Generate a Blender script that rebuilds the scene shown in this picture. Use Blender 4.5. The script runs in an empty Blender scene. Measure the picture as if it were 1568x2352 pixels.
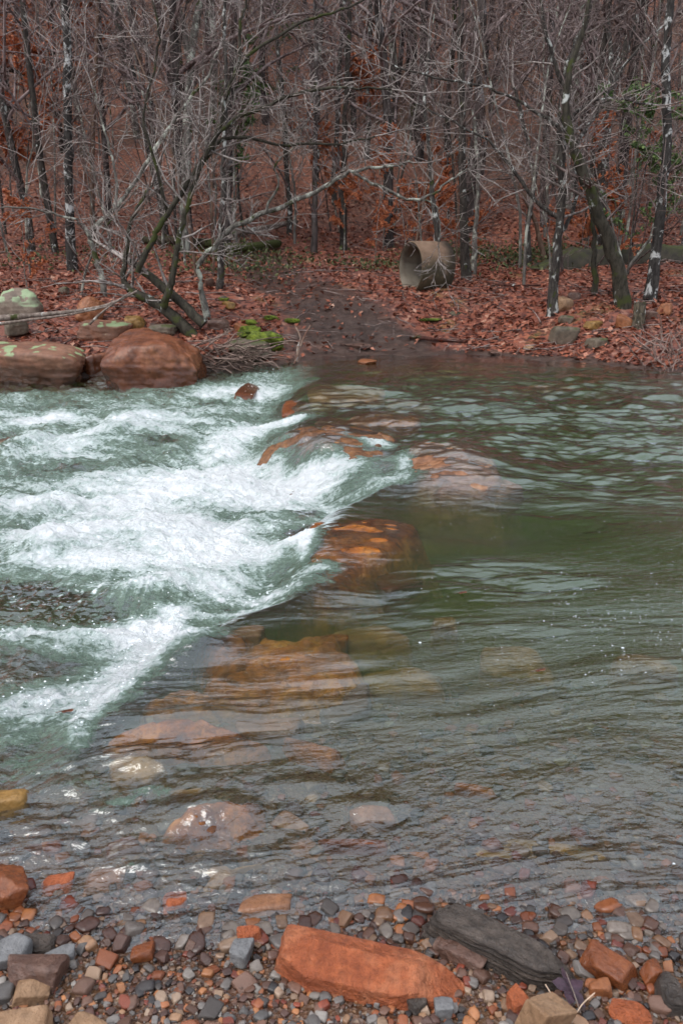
import bpy, math, random
import numpy as np
from mathutils import Vector, Matrix, noise as mnoise
random.seed(7)
R = math.radians
scene = bpy.context.scene
COL = scene.collection
BEDH = None

# ------------------------------------------------------------------ camera
CAM = np.array([0.0, 0.0, 2.0]); PITCH = R(19.7); F = 1750.0   # picture measured as 1568 x 2352
_fw = np.array([0, math.cos(PITCH), -math.sin(PITCH)]); _up = np.array([0, math.sin(PITCH), math.cos(PITCH)])
def ray(u, v):
    return _fw * F + np.array([1.0, 0, 0]) * (u - 784) + _up * (1176 - v)
def at(u, v, z=0.0):
    d = ray(u, v); t = (z - CAM[2]) / d[2]; return CAM + d * t
def atY(u, v, Y):
    d = ray(u, v); return CAM + d * (Y / d[1])
def ppm(y, z=0.0):      # picture pixels per metre at a place
    return F / (y * math.cos(PITCH) + (CAM[2] - z) * math.sin(PITCH))
cd = bpy.data.cameras.new('camera'); cam = bpy.data.objects.new('camera', cd); COL.objects.link(cam)
cam.location = CAM; cam.rotation_euler = (math.pi / 2 - PITCH, 0, 0)
cd.sensor_fit = 'HORIZONTAL'; cd.sensor_width = 24; cd.lens = 24 * F / 1568; cd.clip_end = 600; cd.clip_start = .05
cd.dof.use_dof = True; cd.dof.focus_distance = 4.2; cd.dof.aperture_fstop = 5.6
scene.camera = cam

# ------------------------------------------------------------------ noise
_A = np.arange(4096) * 2 * np.pi / 4096; _CT = np.cos(_A).astype(np.float32); _ST = np.sin(_A).astype(np.float32)
def perlin(x, y, seed=0):
    x, y = np.broadcast_arrays(np.asarray(x, float), np.asarray(y, float))
    x0 = np.floor(x); y0 = np.floor(y); fx = (x - x0).astype(np.float32); fy = (y - y0).astype(np.float32)
    ix = x0.astype(np.int64).astype(np.uint32); iy = y0.astype(np.int64).astype(np.uint32)
    hx = (ix * np.uint32(374761393), (ix + np.uint32(1)) * np.uint32(374761393)); hy = (iy * np.uint32(668265263) + np.uint32((seed * 982451653) & 0xffffffff), (iy + np.uint32(1)) * np.uint32(668265263) + np.uint32((seed * 982451653) & 0xffffffff))
    def g(a, b, dx, dy):
        n = a + b; n = (n ^ (n >> np.uint32(13))) * np.uint32(1274126177); n = (n ^ (n >> np.uint32(16))) & np.uint32(4095)
        return _CT[n] * dx + _ST[n] * dy
    u = fx * fx * fx * (fx * (fx * 6 - 15) + 10); w = fy * fy * fy * (fy * (fy * 6 - 15) + 10)
    a = g(hx[0], hy[0], fx, fy); b = g(hx[1], hy[0], fx - 1, fy); c = g(hx[0], hy[1], fx, fy - 1); d = g(hx[1], hy[1], fx - 1, fy - 1)
    return ((a + u * (b - a)) * (1 - w) + (c + u * (d - c)) * w) * 1.5
def fbm(x, y, oct=4, seed=0, gain=.5, ridge=False):
    s = 0; a = 1.0; t = 0
    for i in range(oct):
        p = perlin(x, y, seed + i * 17)
        if ridge: p = 1 - 2 * np.abs(p)
        s = s + a * p; t += a; a *= gain; x = x * 2.03 + 11.3; y = y * 2.03 + 5.7
    return s / t
def sstep(a, b, x):
    t = np.clip((x - a) / (b - a), 0, 1); return t * t * (3 - 2 * t)

# ------------------------------------------------------------------ objects
def tag(o, label=None, cat=None, group=None, kind=None):
    if label: o['label'] = label
    if cat: o['category'] = cat
    if group: o['group'] = group
    if kind: o['kind'] = kind
    return o
def mesh(name, V, Fc, mat=None, smooth=True, attrs=None):
    me = bpy.data.meshes.new(name); V = np.asarray(V, dtype=np.float32)
    if isinstance(Fc, np.ndarray) and Fc.ndim == 2:
        k = Fc.shape[1]; loops = Fc.ravel().astype(np.int32); tot = np.full(len(Fc), k, np.int32)
    else:
        tot = np.array([len(f) for f in Fc], np.int32); loops = np.concatenate([np.asarray(f, np.int32) for f in Fc])
    me.vertices.add(len(V)); me.vertices.foreach_set('co', V.ravel())
    me.loops.add(len(loops)); me.loops.foreach_set('vertex_index', loops)
    me.polygons.add(len(tot)); st = np.concatenate([[0], np.cumsum(tot)[:-1]]).astype(np.int32)
    me.polygons.foreach_set('loop_start', st); me.polygons.foreach_set('loop_total', tot)
    me.polygons.foreach_set('use_smooth', np.full(len(tot), smooth, dtype=bool))
    me.update(calc_edges=True); me.validate()
    if attrs:
        for k2, val in attrs.items():
            val = np.asarray(val, np.float32)
            if val.ndim == 1:
                a = me.attributes.new(k2, 'FLOAT', 'POINT'); a.data.foreach_set('value', val)
            elif val.shape[1] == 3:
                a = me.attributes.new(k2, 'FLOAT_VECTOR', 'POINT'); a.data.foreach_set('vector', val.ravel())
            else:
                a = me.attributes.new(k2, 'FLOAT_COLOR', 'POINT'); a.data.foreach_set('color', val.ravel())
    if mat: me.materials.append(mat)
    return me
def obj(name, me, parent=None, loc=(0, 0, 0)):
    o = bpy.data.objects.new(name, me); COL.objects.link(o); o.location = loc
    if parent is not None: o.parent = parent
    return o
def empty(name, loc, rz=0, scale=1):
    o = bpy.data.objects.new(name, None); COL.objects.link(o); o.location = loc; o.rotation_euler = (0, 0, rz); o.scale = (scale,) * 3
    o.empty_display_size = .1
    return o
def dup(root, loc, rz=0, scale=1.0, label=None, group=None, tilt=(0, 0)):
    r = root.copy(); COL.objects.link(r); r.location = loc; r.rotation_euler = (tilt[0], tilt[1], rz); r.scale = (scale,) * 3
    if label: r['label'] = label
    if group: r['group'] = group
    for ch in root.children:
        c = ch.copy(); COL.objects.link(c); c.parent = r
    return r

# ------------------------------------------------------------------ materials
class NT:
    def __init__(s, name):
        s.m = bpy.data.materials.new(name); s.m.use_nodes = True; s.t = s.m.node_tree; s.t.nodes.clear()
        s.out = s.t.nodes.new('ShaderNodeOutputMaterial')
    def n(s, typ, ins=None, **kw):
        nd = s.t.nodes.new(typ)
        for k, v in kw.items(): setattr(nd, k, v)
        if ins:
            for k, v in ins.items():
                if isinstance(v, bpy.types.NodeSocket): s.t.links.new(v, nd.inputs[k])
                else: nd.inputs[k].default_value = v
        return nd
    def coord(s, which='Object'): return s.n('ShaderNodeTexCoord').outputs[which]
    def mapv(s, vec, scale=(1, 1, 1), loc=(0, 0, 0), rot=(0, 0, 0)):
        return s.n('ShaderNodeMapping', {'Vector': vec, 'Scale': scale, 'Location': loc, 'Rotation': rot}).outputs[0]
    def noise(s, vec, scale, detail=4, rough=.55, dist=0.0, out='Fac'):
        return s.n('ShaderNodeTexNoise', {'Vector': vec, 'Scale': scale, 'Detail': detail, 'Roughness': rough, 'Distortion': dist}).outputs[out]
    def vor(s, vec, scale, out='Color', **kw):
        return s.n('ShaderNodeTexVoronoi', {'Vector': vec, 'Scale': scale}, **kw).outputs[out]
    def ramp(s, fac, stops, interp='LINEAR'):
        r = s.n('ShaderNodeValToRGB', {'Fac': fac}); r.color_ramp.interpolation = interp
        e = r.color_ramp.elements
        while len(e) < len(stops): e.new(.5)
        for i, (p, c) in enumerate(stops):
            e[i].position = p
            if not hasattr(c, '__len__'): c = (c, c, c)
            e[i].color = (*c[:3], 1)
        return r.outputs[0]
    def mix(s, fac, a, b, blend='MIX'):
        nd = s.n('ShaderNodeMix', data_type='RGBA', blend_type=blend)
        for i, v in ((0, fac), (6, a), (7, b)):
            if isinstance(v, bpy.types.NodeSocket): s.t.links.new(v, nd.inputs[i])
            elif i == 0: nd.inputs[0].default_value = v
            else: nd.inputs[i].default_value = (*v[:3], 1)
        return nd.outputs[2]
    def math(s, op, a, b=0.0, c=None, clamp=False):
        nd = s.n('ShaderNodeMath', operation=op, use_clamp=clamp)
        for i, v in enumerate((a, b, c)):
            if v is None: continue
            if isinstance(v, bpy.types.NodeSocket): s.t.links.new(v, nd.inputs[i])
            else: nd.inputs[i].default_value = v
        return nd.outputs[0]
    def mr(s, v, a, b, c=0.0, d=1.0, smooth=True):
        nd = s.n('ShaderNodeMapRange', {'Value': v, 'From Min': a, 'From Max': b, 'To Min': c, 'To Max': d})
        if smooth: nd.interpolation_type = 'SMOOTHSTEP'
        return nd.outputs[0]
    def attr(s, name, out='Fac', typ='GEOMETRY'):
        return s.n('ShaderNodeAttribute', attribute_name=name, attribute_type=typ).outputs[out]
    def bump(s, h, strength, dist=.01, normal=None):
        d = {'Height': h, 'Strength': strength, 'Distance': dist}
        if normal is not None: d['Normal'] = normal
        return s.n('ShaderNodeBump', d).outputs[0]
    def bsdf(s, **kw):
        ins = {}
        for k, v in kw.items(): ins[k.replace('_', ' ')] = v
        nd = s.n('ShaderNodeBsdfPrincipled', ins)
        s.t.links.new(nd.outputs[0], s.out.inputs[0]); return nd
    def posz(s):
        g = s.n('ShaderNodeNewGeometry').outputs['Position']
        return s.n('ShaderNodeSeparateXYZ', {'Vector': g}).outputs[2]

def c4(c): return (*c[:3], 1)

def rock_mat(name, a, b, c, scale=3.0, rough=.55, wetz=None, lichen=None, lich_amt=.5, strata=0.0, bump=.5, world=False, moss=0.0):
    t = NT(name); co = t.coord()
    if strata: cs = t.mapv(co, (1, 1, strata))
    else: cs = co
    n1 = t.noise(cs, scale, 6, .62, .4); n2 = t.noise(cs, scale * 4.3, 5, .65); n3 = t.noise(co, scale * 22, 3, .7)
    col = t.ramp(n1, [(.3, a), (.5, b), (.7, c)])
    col = t.mix(t.mr(n2, .35, .7, 0, .6), col, tuple(x * .55 for x in a), 'MIX')
    col = t.mix(t.mr(n3, .58, .75, 0, .5), col, tuple(x * .35 for x in a))
    z = t.posz(); rg = rough
    nrmz = t.n('ShaderNodeSeparateXYZ', {'Vector': t.n('ShaderNodeNewGeometry').outputs['Normal']}).outputs[2]
    if lichen:
        l = t.noise(co, scale * 2.2, 4, .55, .2)
        m = t.math('MULTIPLY', t.mr(l, .66 - lich_amt * .2, .69 - lich_amt * .2), t.mr(nrmz, .2, .65))
        lc = t.mix(t.noise(co, 40, 3), lichen, tuple(x * .6 for x in lichen))
        col = t.mix(m, col, lc)
    if moss:
        l = t.noise(co, 5, 5, .6)
        m = t.math('MULTIPLY', t.mr(l, .6 - moss * .16, .70 - moss * .16), t.mr(nrmz, .0, .9))
        col = t.mix(m, col, t.mix(t.noise(co, 30, 3), (.022, .026, .008), (.075, .085, .02)))
    if wetz is not None:
        w = t.mr(t.math('ADD', z, t.math('MULTIPLY', t.math('SUBTRACT', n1, .5), .25)), wetz, wetz + .1, 1, 0)
        col = t.mix(w, col, t.mix(.5, col, tuple(x * .6 for x in a), 'MIX'), 'MIX')
        rg = t.mr(w, 0, 1, rough, .16, smooth=False)
    h = t.math('ADD', t.math('MULTIPLY', n1, .6), t.math('ADD', t.math('MULTIPLY', n2, .35), t.math('MULTIPLY', n3, .12)))
    nb = t.bump(h, bump, .05)
    t.bsdf(Base_Color=col, Roughness=rg, Normal=nb, Specular_IOR_Level=.4)
    return t.m

def pebble_mat():
    t = NT('pebble stone'); co = t.coord(); oc = t.n('ShaderNodeObjectInfo').outputs['Color']
    n = t.noise(co, 30, 5, .65, .3); n2 = t.noise(co, 130, 3, .7)
    col = t.mix(t.mr(n, .35, .7, 0, .55), oc, t.mix(1.0, oc, (.45, .4, .38), 'MULTIPLY'))
    col = t.mix(t.mr(n2, .55, .75, 0, .4), col, (.5, .42, .35))
    wz = t.mr(t.posz(), .012, .05, 1, 0); col = t.mix(wz, col, t.mix(1.0, col, (.62, .56, .52), 'MULTIPLY'))
    t.bsdf(Base_Color=col, Roughness=t.mr(wz, 0, 1, .5, .16, smooth=False), Normal=t.bump(t.math('ADD', n, t.math('MULTIPLY', n2, .4)), .35, .01), Specular_IOR_Level=.45)
    return t.m
def gravel_mat():
    t = NT('gravel stone'); co = t.coord(); oc = t.attr('tint', 'Color')
    n = t.noise(co, 40, 5, .65, .3)
    col = t.mix(t.mr(n, .35, .7, 0, .6), oc, t.mix(1.0, oc, (.42, .38, .36), 'MULTIPLY'))
    wz = t.mr(t.posz(), .012, .05, 1, 0); col = t.mix(wz, col, t.mix(1.0, col, (.62, .56, .52), 'MULTIPLY'))
    t.bsdf(Base_Color=col, Roughness=t.mr(wz, 0, 1, .5, .16, smooth=False), Normal=t.bump(n, .35, .01), Specular_IOR_Level=.45)
    return t.m

def bark_mat(name, dark, light, patch=.5, moss=0.0, scale=6, pcol=(.42, .43, .40)):
    t = NT(name); co = t.coord(); oi = t.n('ShaderNodeObjectInfo').outputs['Random']
    co = t.n('ShaderNodeVectorMath', {0: co, 1: t.n('ShaderNodeCombineXYZ', {'X': t.math('MULTIPLY', oi, 37)}).outputs[0]}, operation='ADD').outputs[0]
    n = t.noise(t.mapv(co, (1, 1, .35)), scale * 3, 5, .65)
    col = t.mix(t.mr(n, .35, .65), dark, light)
    p = t.noise(t.mapv(co, (1, 1, .7)), scale, 4, .6, .5)
    col = t.mix(t.mr(p, .66 - patch * .25, .76 - patch * .25), col, pcol)
    if moss:
        q = t.noise(co, scale * .6, 4, .6)
        col = t.mix(t.mr(q, .66 - moss * .35, .72 - moss * .3), col, (.042, .048, .014))
    t.bsdf(Base_Color=col, Roughness=.85, Normal=t.bump(n, .6, .02), Specular_IOR_Level=.2)
    return t.m
def twig_mat(name, a, b):
    t = NT(name); co = t.coord()
    n = t.noise(co, 2.2, 3, .6); n2 = t.noise(co, 17, 2, .6)
    col = t.mix(t.mr(n, .38, .62), a, b)
    col = t.mix(t.mr(n2, .5, .66, 0, .7), col, tuple(min(1, x * 1.4) for x in b))
    t.bsdf(Base_Color=col, Roughness=.8, Specular_IOR_Level=.2)
    return t.m
def leaf_mat(name, cols, rough=.6, trans=.0):
    t = NT(name); oc = t.attr('tint')
    col = t.ramp(oc, [(i / (len(cols) - 1), c) for i, c in enumerate(cols)])
    t.bsdf(Base_Color=col, Roughness=rough, Specular_IOR_Level=.3)
    return t.m
def plain_noise(name, a, b, scale, rough=.8, bump=.4):
    t = NT(name); co = t.coord(); n = t.noise(co, scale, 6, .65)
    t.bsdf(Base_Color=t.mix(t.mr(n, .35, .65), a, b), Roughness=rough, Normal=t.bump(n, bump, .03), Specular_IOR_Level=.3)
    return t.m

# ------------------------------------------------------------------ land and water levels
SX = [-40, -9, -5.2, -3.6, -2.4, -1.8, -.7, .5, 2.6, 4, 5.2, 8, 40]; SY = [12.8, 12.8, 12.9, 13.0, 13.2, 13.7, 13.6, 14.1, 14.2, 13.4, 12.3, 11.6, 11.6]
def shoreF(x): return np.interp(x, SX, SY) + .12 * perlin(np.asarray(x) * 1.3, 0 * np.asarray(x) + 3.1, 5)
LV = [836, 900, 985, 1040, 1085, 1140, 1180, 1250, 1330, 1395, 1440, 1500, 1590, 1740, 1850, 1950, 2050]
LU = [730, 715, 705, 660, 790, 890, 800, 735, 725, 690, 560, 480, 340, 225, 110, -40, -200]
_lp = np.array([at(u, v, -.08) for u, v in zip(LU, LV)])[::-1]
def ledgeX(y): return np.interp(y, _lp[:, 1], _lp[:, 0])
def level(x, y):
    drop = np.interp(y, [1.4, 2.2, 3.0, 4.5, 7, 11, 14], [0, .035, .08, .19, .30, .26, .12])
    w = np.interp(y, [1.4, 3, 8, 14], [.25, .3, .6, 1.0])
    d = (ledgeX(y) - x) / w
    return -drop * sstep(-.15, 1.0, d) - .10 * sstep(0, 1, (-x - 2) / 6) * sstep(5, 9, y)
def nearY(x): return 1.70 + .07 * np.sin(np.asarray(x) * 1.7 + .4) + np.interp(x, [-3, -1.1, -.6, 0, 1.2, 3], [.4, .20, .09, 0, -.1, -.3])
def ground(x, y):
    x = np.asarray(x, float); y = np.asarray(y, float)
    sF = y - shoreF(x); L = level(x, y)
    left = sstep(-.4, -2.2, x)
    pr = np.interp(sF, [0, .3, 1, 3, 5, 8, 12, 20, 45, 100], [0, .05, .22, .93, 1.15, 1.6, 2.4, 6.2, 29, 88])  # upper slope steepened, mostly above the frame, so the water mirrors dark hillside
    pl = np.interp(sF, [0, .35, 1, 3, 5, 8, 12, 20, 45, 100], [0, .26, .46, 1.0, 1.25, 1.7, 2.5, 6.2, 29, 88])
    bank = pr * (1 - left) + pl * left
    rgt = sstep(3.2, 4.8, x); bank = bank * (1 - .12 * rgt)
    L14 = level(x, np.minimum(y, 13.9))
    zb = L14 + bank + (.10 * fbm(x * .5, y * .5, 3, 9) + .05 * fbm(x * 2.2, y * 2.2, 3, 19)) * sstep(0, 2, sF) + .8 * fbm(x * .08, y * .08, 3, 29) * sstep(9, 25, sF)
    dn = y - nearY(x)
    depth = np.interp(dn, [0, .4, 1.2, 2.2, 3.5, 6, 12], [0, .045, .15, .30, .50, .75, .8])
    depth = depth * (1 + .15 * fbm(x * .9, y * .9, 3, 3))
    down = sstep(0, 1.2, ledgeX(y) - x); depth = depth * (1 - .3 * down)
    depth = np.minimum(depth, np.maximum(.02, -sF * (.22 - .12 * sstep(-.5, .8, x)) + .10 * sstep(1.2, 3, -sF)))
    zw = L - depth + .02 * fbm(x * 3, y * 3, 3, 8) * sstep(0, .6, dn)
    zn = L + np.clip(-dn, 0, 9) * .16 + .012 * fbm(x * 4, y * 4, 3, 41)
    z = np.where(sF > 0, zb, np.where(dn > 0, zw, zn))
    return z

def grid_faces(nr, nc):
    i = np.arange(nr - 1)[:, None] * nc + np.arange(nc - 1)[None, :]
    return np.stack([i, i + 1, i + nc + 1, i + nc], -1).reshape(-1, 4)

# ground sheet
def build_ground():
    ys = np.concatenate([np.linspace(-25, 1.1, 14)[:-1], np.linspace(1.1, 2.2, 90)[:-1], np.linspace(2.2, 6, 110)[:-1], np.linspace(6, 12, 70)[:-1],
                         np.linspace(12, 19, 190)[:-1], np.linspace(19, 30, 110)[:-1], np.linspace(30, 150, 120)])
    q = np.linspace(-1, 1, 420); xs = np.sign(q) * (np.abs(q) * 9 + np.abs(q) ** 5 * 90)
    X, Y = np.meshgrid(xs, ys); Z = ground(X, Y)
    sF = Y - shoreF(X)
    rel = X - np.interp(Y, [13, 14.5, 16, 17.5, 19.5, 23, 40], [.8, .55, .0, -.9, -1.9, -2.5, -3])
    wid = np.interp(Y, [13, 14.5, 16, 17.5, 19.5, 23, 40], [2.1, 1.6, 1.25, 1.2, 1.0, .8, .5])
    nn = fbm(X * 1.3, Y * 1.3, 3, 61)
    path = 1 - sstep(.6, 1.25, np.abs(rel) / wid + .5 * nn)
    path *= sstep(-.2, .3, sF) * (1 - .1 * sstep(15.2, 17.5, Y)) * (1 - sstep(21, 25, Y))
    edge = (1 - sstep(.15, .55, sF + .25 * nn)) * (sF > -.5)
    mud = np.maximum(path, edge)
    far = sstep(-.3, .1, sF)
    moss = sstep(.18, .4, fbm(X * .8 + 4, Y * .8, 3, 77)) * (1 - path) * sstep(.2, .5, sF) * (1 - sstep(6, 9, sF))
    moss = moss * np.clip(1 - np.hypot((X + .9) / 1.0, (Y - 14.6) / 1.3), 0, 1) * 2.2 + sstep(.25, .5, fbm(X * .7 + 4, Y * .7, 3, 79)) * .35 * (1 - path) * sstep(.3, 1, sF) * (1 - sstep(6, 12, sF))
    Z = Z + path * (.05 * fbm(X * 3.2, Y * 3.2, 4, 91, .65) - .02)
    V = np.stack([X, Y, Z], -1).reshape(-1, 3)
    me = mesh('riverbed and forest floor', V, grid_faces(len(ys), len(xs)), None, True,
              {'mud': mud.ravel(), 'far': far.ravel(), 'mossy': np.clip(moss, 0, 1).ravel()})
    t = NT('ground'); co = t.coord()
    v1 = t.vor(co, 9, 'Color'); v1s = t.n('ShaderNodeSeparateColor', {'Color': v1}).outputs[0]
    cod = t.n('ShaderNodeVectorMath', {0: co, 1: t.n('ShaderNodeVectorMath', {0: t.noise(co, 6, 3, out='Color'), 1: (.12, .12, .12)}, operation='MULTIPLY').outputs[0]}, operation='ADD').outputs[0]
    v2 = t.n('ShaderNodeSeparateColor', {'Color': t.vor(cod, 13, 'Color')}).outputs[1]
    lit = t.ramp(v2, [(0, (.035, .014, .010)), (.35, (.16, .045, .027)), (.6, (.32, .10, .052)), (.85, (.20, .066, .042)), (1, (.46, .23, .15))])
    big = t.noise(co, .25, 4, .6)
    dy_ = t.n('ShaderNodeSeparateXYZ', {'Vector': co}).outputs[1]
    lit = t.mix(t.mr(big, .35, .65, .0, .45), lit, (.10, .05, .045)); lit = t.mix(t.mr(dy_, 20, 34, 0, .5), lit, t.mix(t.mr(big, .4, .6), (.19, .10, .066), (.10, .08, .05)))
    lit = t.mix(t.math('MULTIPLY', t.attr('mossy'), t.mr(t.noise(co, 7, 4), .38, .55)), lit, (.14, .15, .02))
    md = t.ramp(t.noise(co, 5, 6, .7), [(.3, (.028, .017, .013)), (.55, (.072, .044, .034)), (.75, (.13, .085, .066))])
    fl = t.mr(t.vor(co, 7, 'Distance'), .12, .2, 1, 0); fl2 = t.n('ShaderNodeSeparateColor', {'Color': t.vor(co, 7, 'Color')}).outputs[2]
    md = t.mix(t.math('MULTIPLY', fl, t.mr(fl2, .5, .6)), md, (.2, .08, .05))
    farc = t.mix(t.attr('mud'), lit, md)
    gv = t.n('ShaderNodeSeparateColor', {'Color': t.vor(co, 75, 'Color')}).outputs[0]
    gr = t.ramp(gv, [(0, (.04, .022, .016)), (.4, (.09, .042, .024)), (.7, (.14, .07, .04)), (.9, (.12, .11, .11)), (1, (.3, .2, .13))])
    gr = t.mix(t.mr(t.noise(co, 3, 4), .35, .6, 0, .8), gr, (.10, .050, .022))
    col = t.mix(t.attr('far'), gr, farc)
    hgt = t.math('ADD', t.math('MULTIPLY', t.noise(co, 14, 5, .7), .7), t.math('MULTIPLY', t.vor(co, 75, 'Distance'), .25))
    rg = t.mix(t.attr('far'), (.4, .4, .4), t.mix(t.attr('mud'), (.75, .75, .75), (.34, .34, .34)))
    t.bsdf(Base_Color=col, Roughness=rg, Normal=t.bump(hgt, .8, .05), Specular_IOR_Level=.4)
    me.materials.append(t.m)
    tag(obj('ground', me), kind='structure')

# ------------------------------------------------------------------ water
# humps where the water rides over sunken stones: u, v, half width px, half height px, rise m, foot skew
HUMPS = [(1035, 1085, 130, 52, .17), (770, 1035, 140, 42, .17), (640, 1020, 60, 20, .06), (800, 905, 110, 22, .10), (830, 1265, 150, 60, .05), (720, 1520, 170, 70, .03),
         (860, 975, 110, 14, .06), (430, 1680, 150, 30, .035), (310, 1770, 70, 28, .03), (480, 1890, 110, 38, .035), (840, 1880, 70, 22, .02), (1190, 955, 110, 14, .06), (960, 940, 120, 12, .04),
         (60, 975, 70, 26, .12), (290, 950, 80, 28, .12), (590, 975, 100, 22, .12), (440, 1075, 130, 30, .10), (330, 1180, 120, 32, .10), (620, 1260, 100, 32, .12), (110, 1195, 80, 30, .12),
         (420, 1490, 80, 36, .08), (180, 1450, 120, 18, .07), (330, 1330, 110, 30, .08), (160, 1700, 50, 40, .04), (740, 1060, 60, 14, .04), (700, 1830, 130, 22, .015), (470, 1290, 110, 26, .06)]
FOAM = [(925, 1112, 20, 22, .6), (870, 1070, 44, 10, 1.0), (700, 1090, 50, 10, .7), (735, 1345, 50, 14, .9), (700, 1290, 16, 36, .8), (130, 1620, 160, 80, .4), (610, 862, 95, 18, .75), (500, 882, 90, 15, .6), (650, 895, 80, 20, .6), (420, 925, 80, 10, .4), (90, 935, 110, 18, .75), (300, 948, 75, 30, .85), (120, 1000, 120, 30, .5),
        (380, 965, 60, 14, .4), (590, 975, 110, 26, 1.0), (690, 988, 55, 10, 1.0), (500, 1018, 90, 18, .65), (560, 1058, 100, 28, .95), (430, 1075, 120, 32, 1.0), (280, 1050, 90, 16, .5),
        (150, 1080, 150, 22, .55), (260, 1120, 150, 25, .85), (70, 1120, 80, 22, .7), (620, 1110, 130, 28, 1.05), (780, 1102, 95, 18, 1.1), (880, 1138, 90, 16, .9), (720, 1150, 80, 22, .85),
        (830, 1062, 60, 10, .5), (640, 1075, 30, 16, .5), (930, 1108, 30, 18, .4),
        (340, 1180, 170, 40, 1.05), (100, 1200, 120, 35, 1.0), (500, 1195, 110, 30, .7), (450, 1250, 140, 40, .95), (610, 1265, 110, 48, 1.1), (695, 1262, 36, 38, 1.0), (210, 1265, 120, 26, .75), (50, 1270, 70, 20, .5),
        (330, 1335, 110, 40, .95), (500, 1340, 110, 34, .8), (640, 1375, 120, 20, .95), (400, 1395, 70, 20, .85), (560, 1405, 110, 14, .7), (180, 1330, 70, 16, .45),
        (50, 1452, 90, 20, .95), (190, 1460, 80, 20, .9), (320, 1445, 100, 36, .9), (415, 1505, 80, 34, 1.1), (300, 1560, 85, 42, 1.1), (250, 1630, 75, 44, .85), (200, 1700, 50, 50, .75), (190, 1750, 26, 26, .55), (380, 1470, 130, 50, 1.1), (150, 1500, 160, 40, .45), (120, 1620, 130, 50, .35), (60, 1700, 60, 40, .35), (330, 1890, 90, 26, .2),
        (100, 1640, 90, 50, .33), (20, 1650, 30, 30, .5), (355, 1880, 38, 12, .42), (290, 1908, 60, 9, .35), (250, 1925, 40, 8, .3), (200, 1850, 120, 50, .22), (90, 1780, 110, 50, .2), (320, 2060, 30, 10, .4),
        (100, 1350, 130, 28, -.35), (60, 1545, 100, 30, -.5), (390, 985, 70, 14, -.4), (150, 1030, 120, 12, -.3), (700, 1195, 60, 12, -.4), (1140, 962, 60, 6, .32), (1220, 950, 50, 6, .3)]
def blobs(X, Y, lst, zz=-.12):
    S = np.zeros_like(X)
    for (u, v, ru, rv, a) in lst:
        c = at(u, v, zz); k = ppm(c[1]); rx = ru / k; dy = abs(at(u, v - rv, zz)[1] - at(u, v + rv, zz)[1]) / 2
        q = ((X - c[0]) / rx) ** 2 + ((Y - c[1]) / dy) ** 2
        m = q < 9
        S[m] += a * np.exp(-q[m] * 1.1)
    return S

def flowcoords(X, Y):
    wx = .35 * perlin(X * .35, Y * .6, 101) + .1 * perlin(X * 1.1, Y * 1.7, 103)
    T = Y + wx + .10 * perlin(X * .7, Y * 1.1, 105)
    dl = ledgeX(Y) - X
    T = T + .22 * np.exp(-((dl + .3) / 1.0) ** 2) * (Y / 6)            # lines bend where the stream tips over the ledge
    dn = sstep(0, 1.2, dl)
    T = T + .30 * dn * X * sstep(3, 6, Y) - .12 * X * (1 - sstep(2.6, 4, Y)) * (X > 0)
    return X + .2 * perlin(X * .6, Y * .6, 107), T

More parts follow.
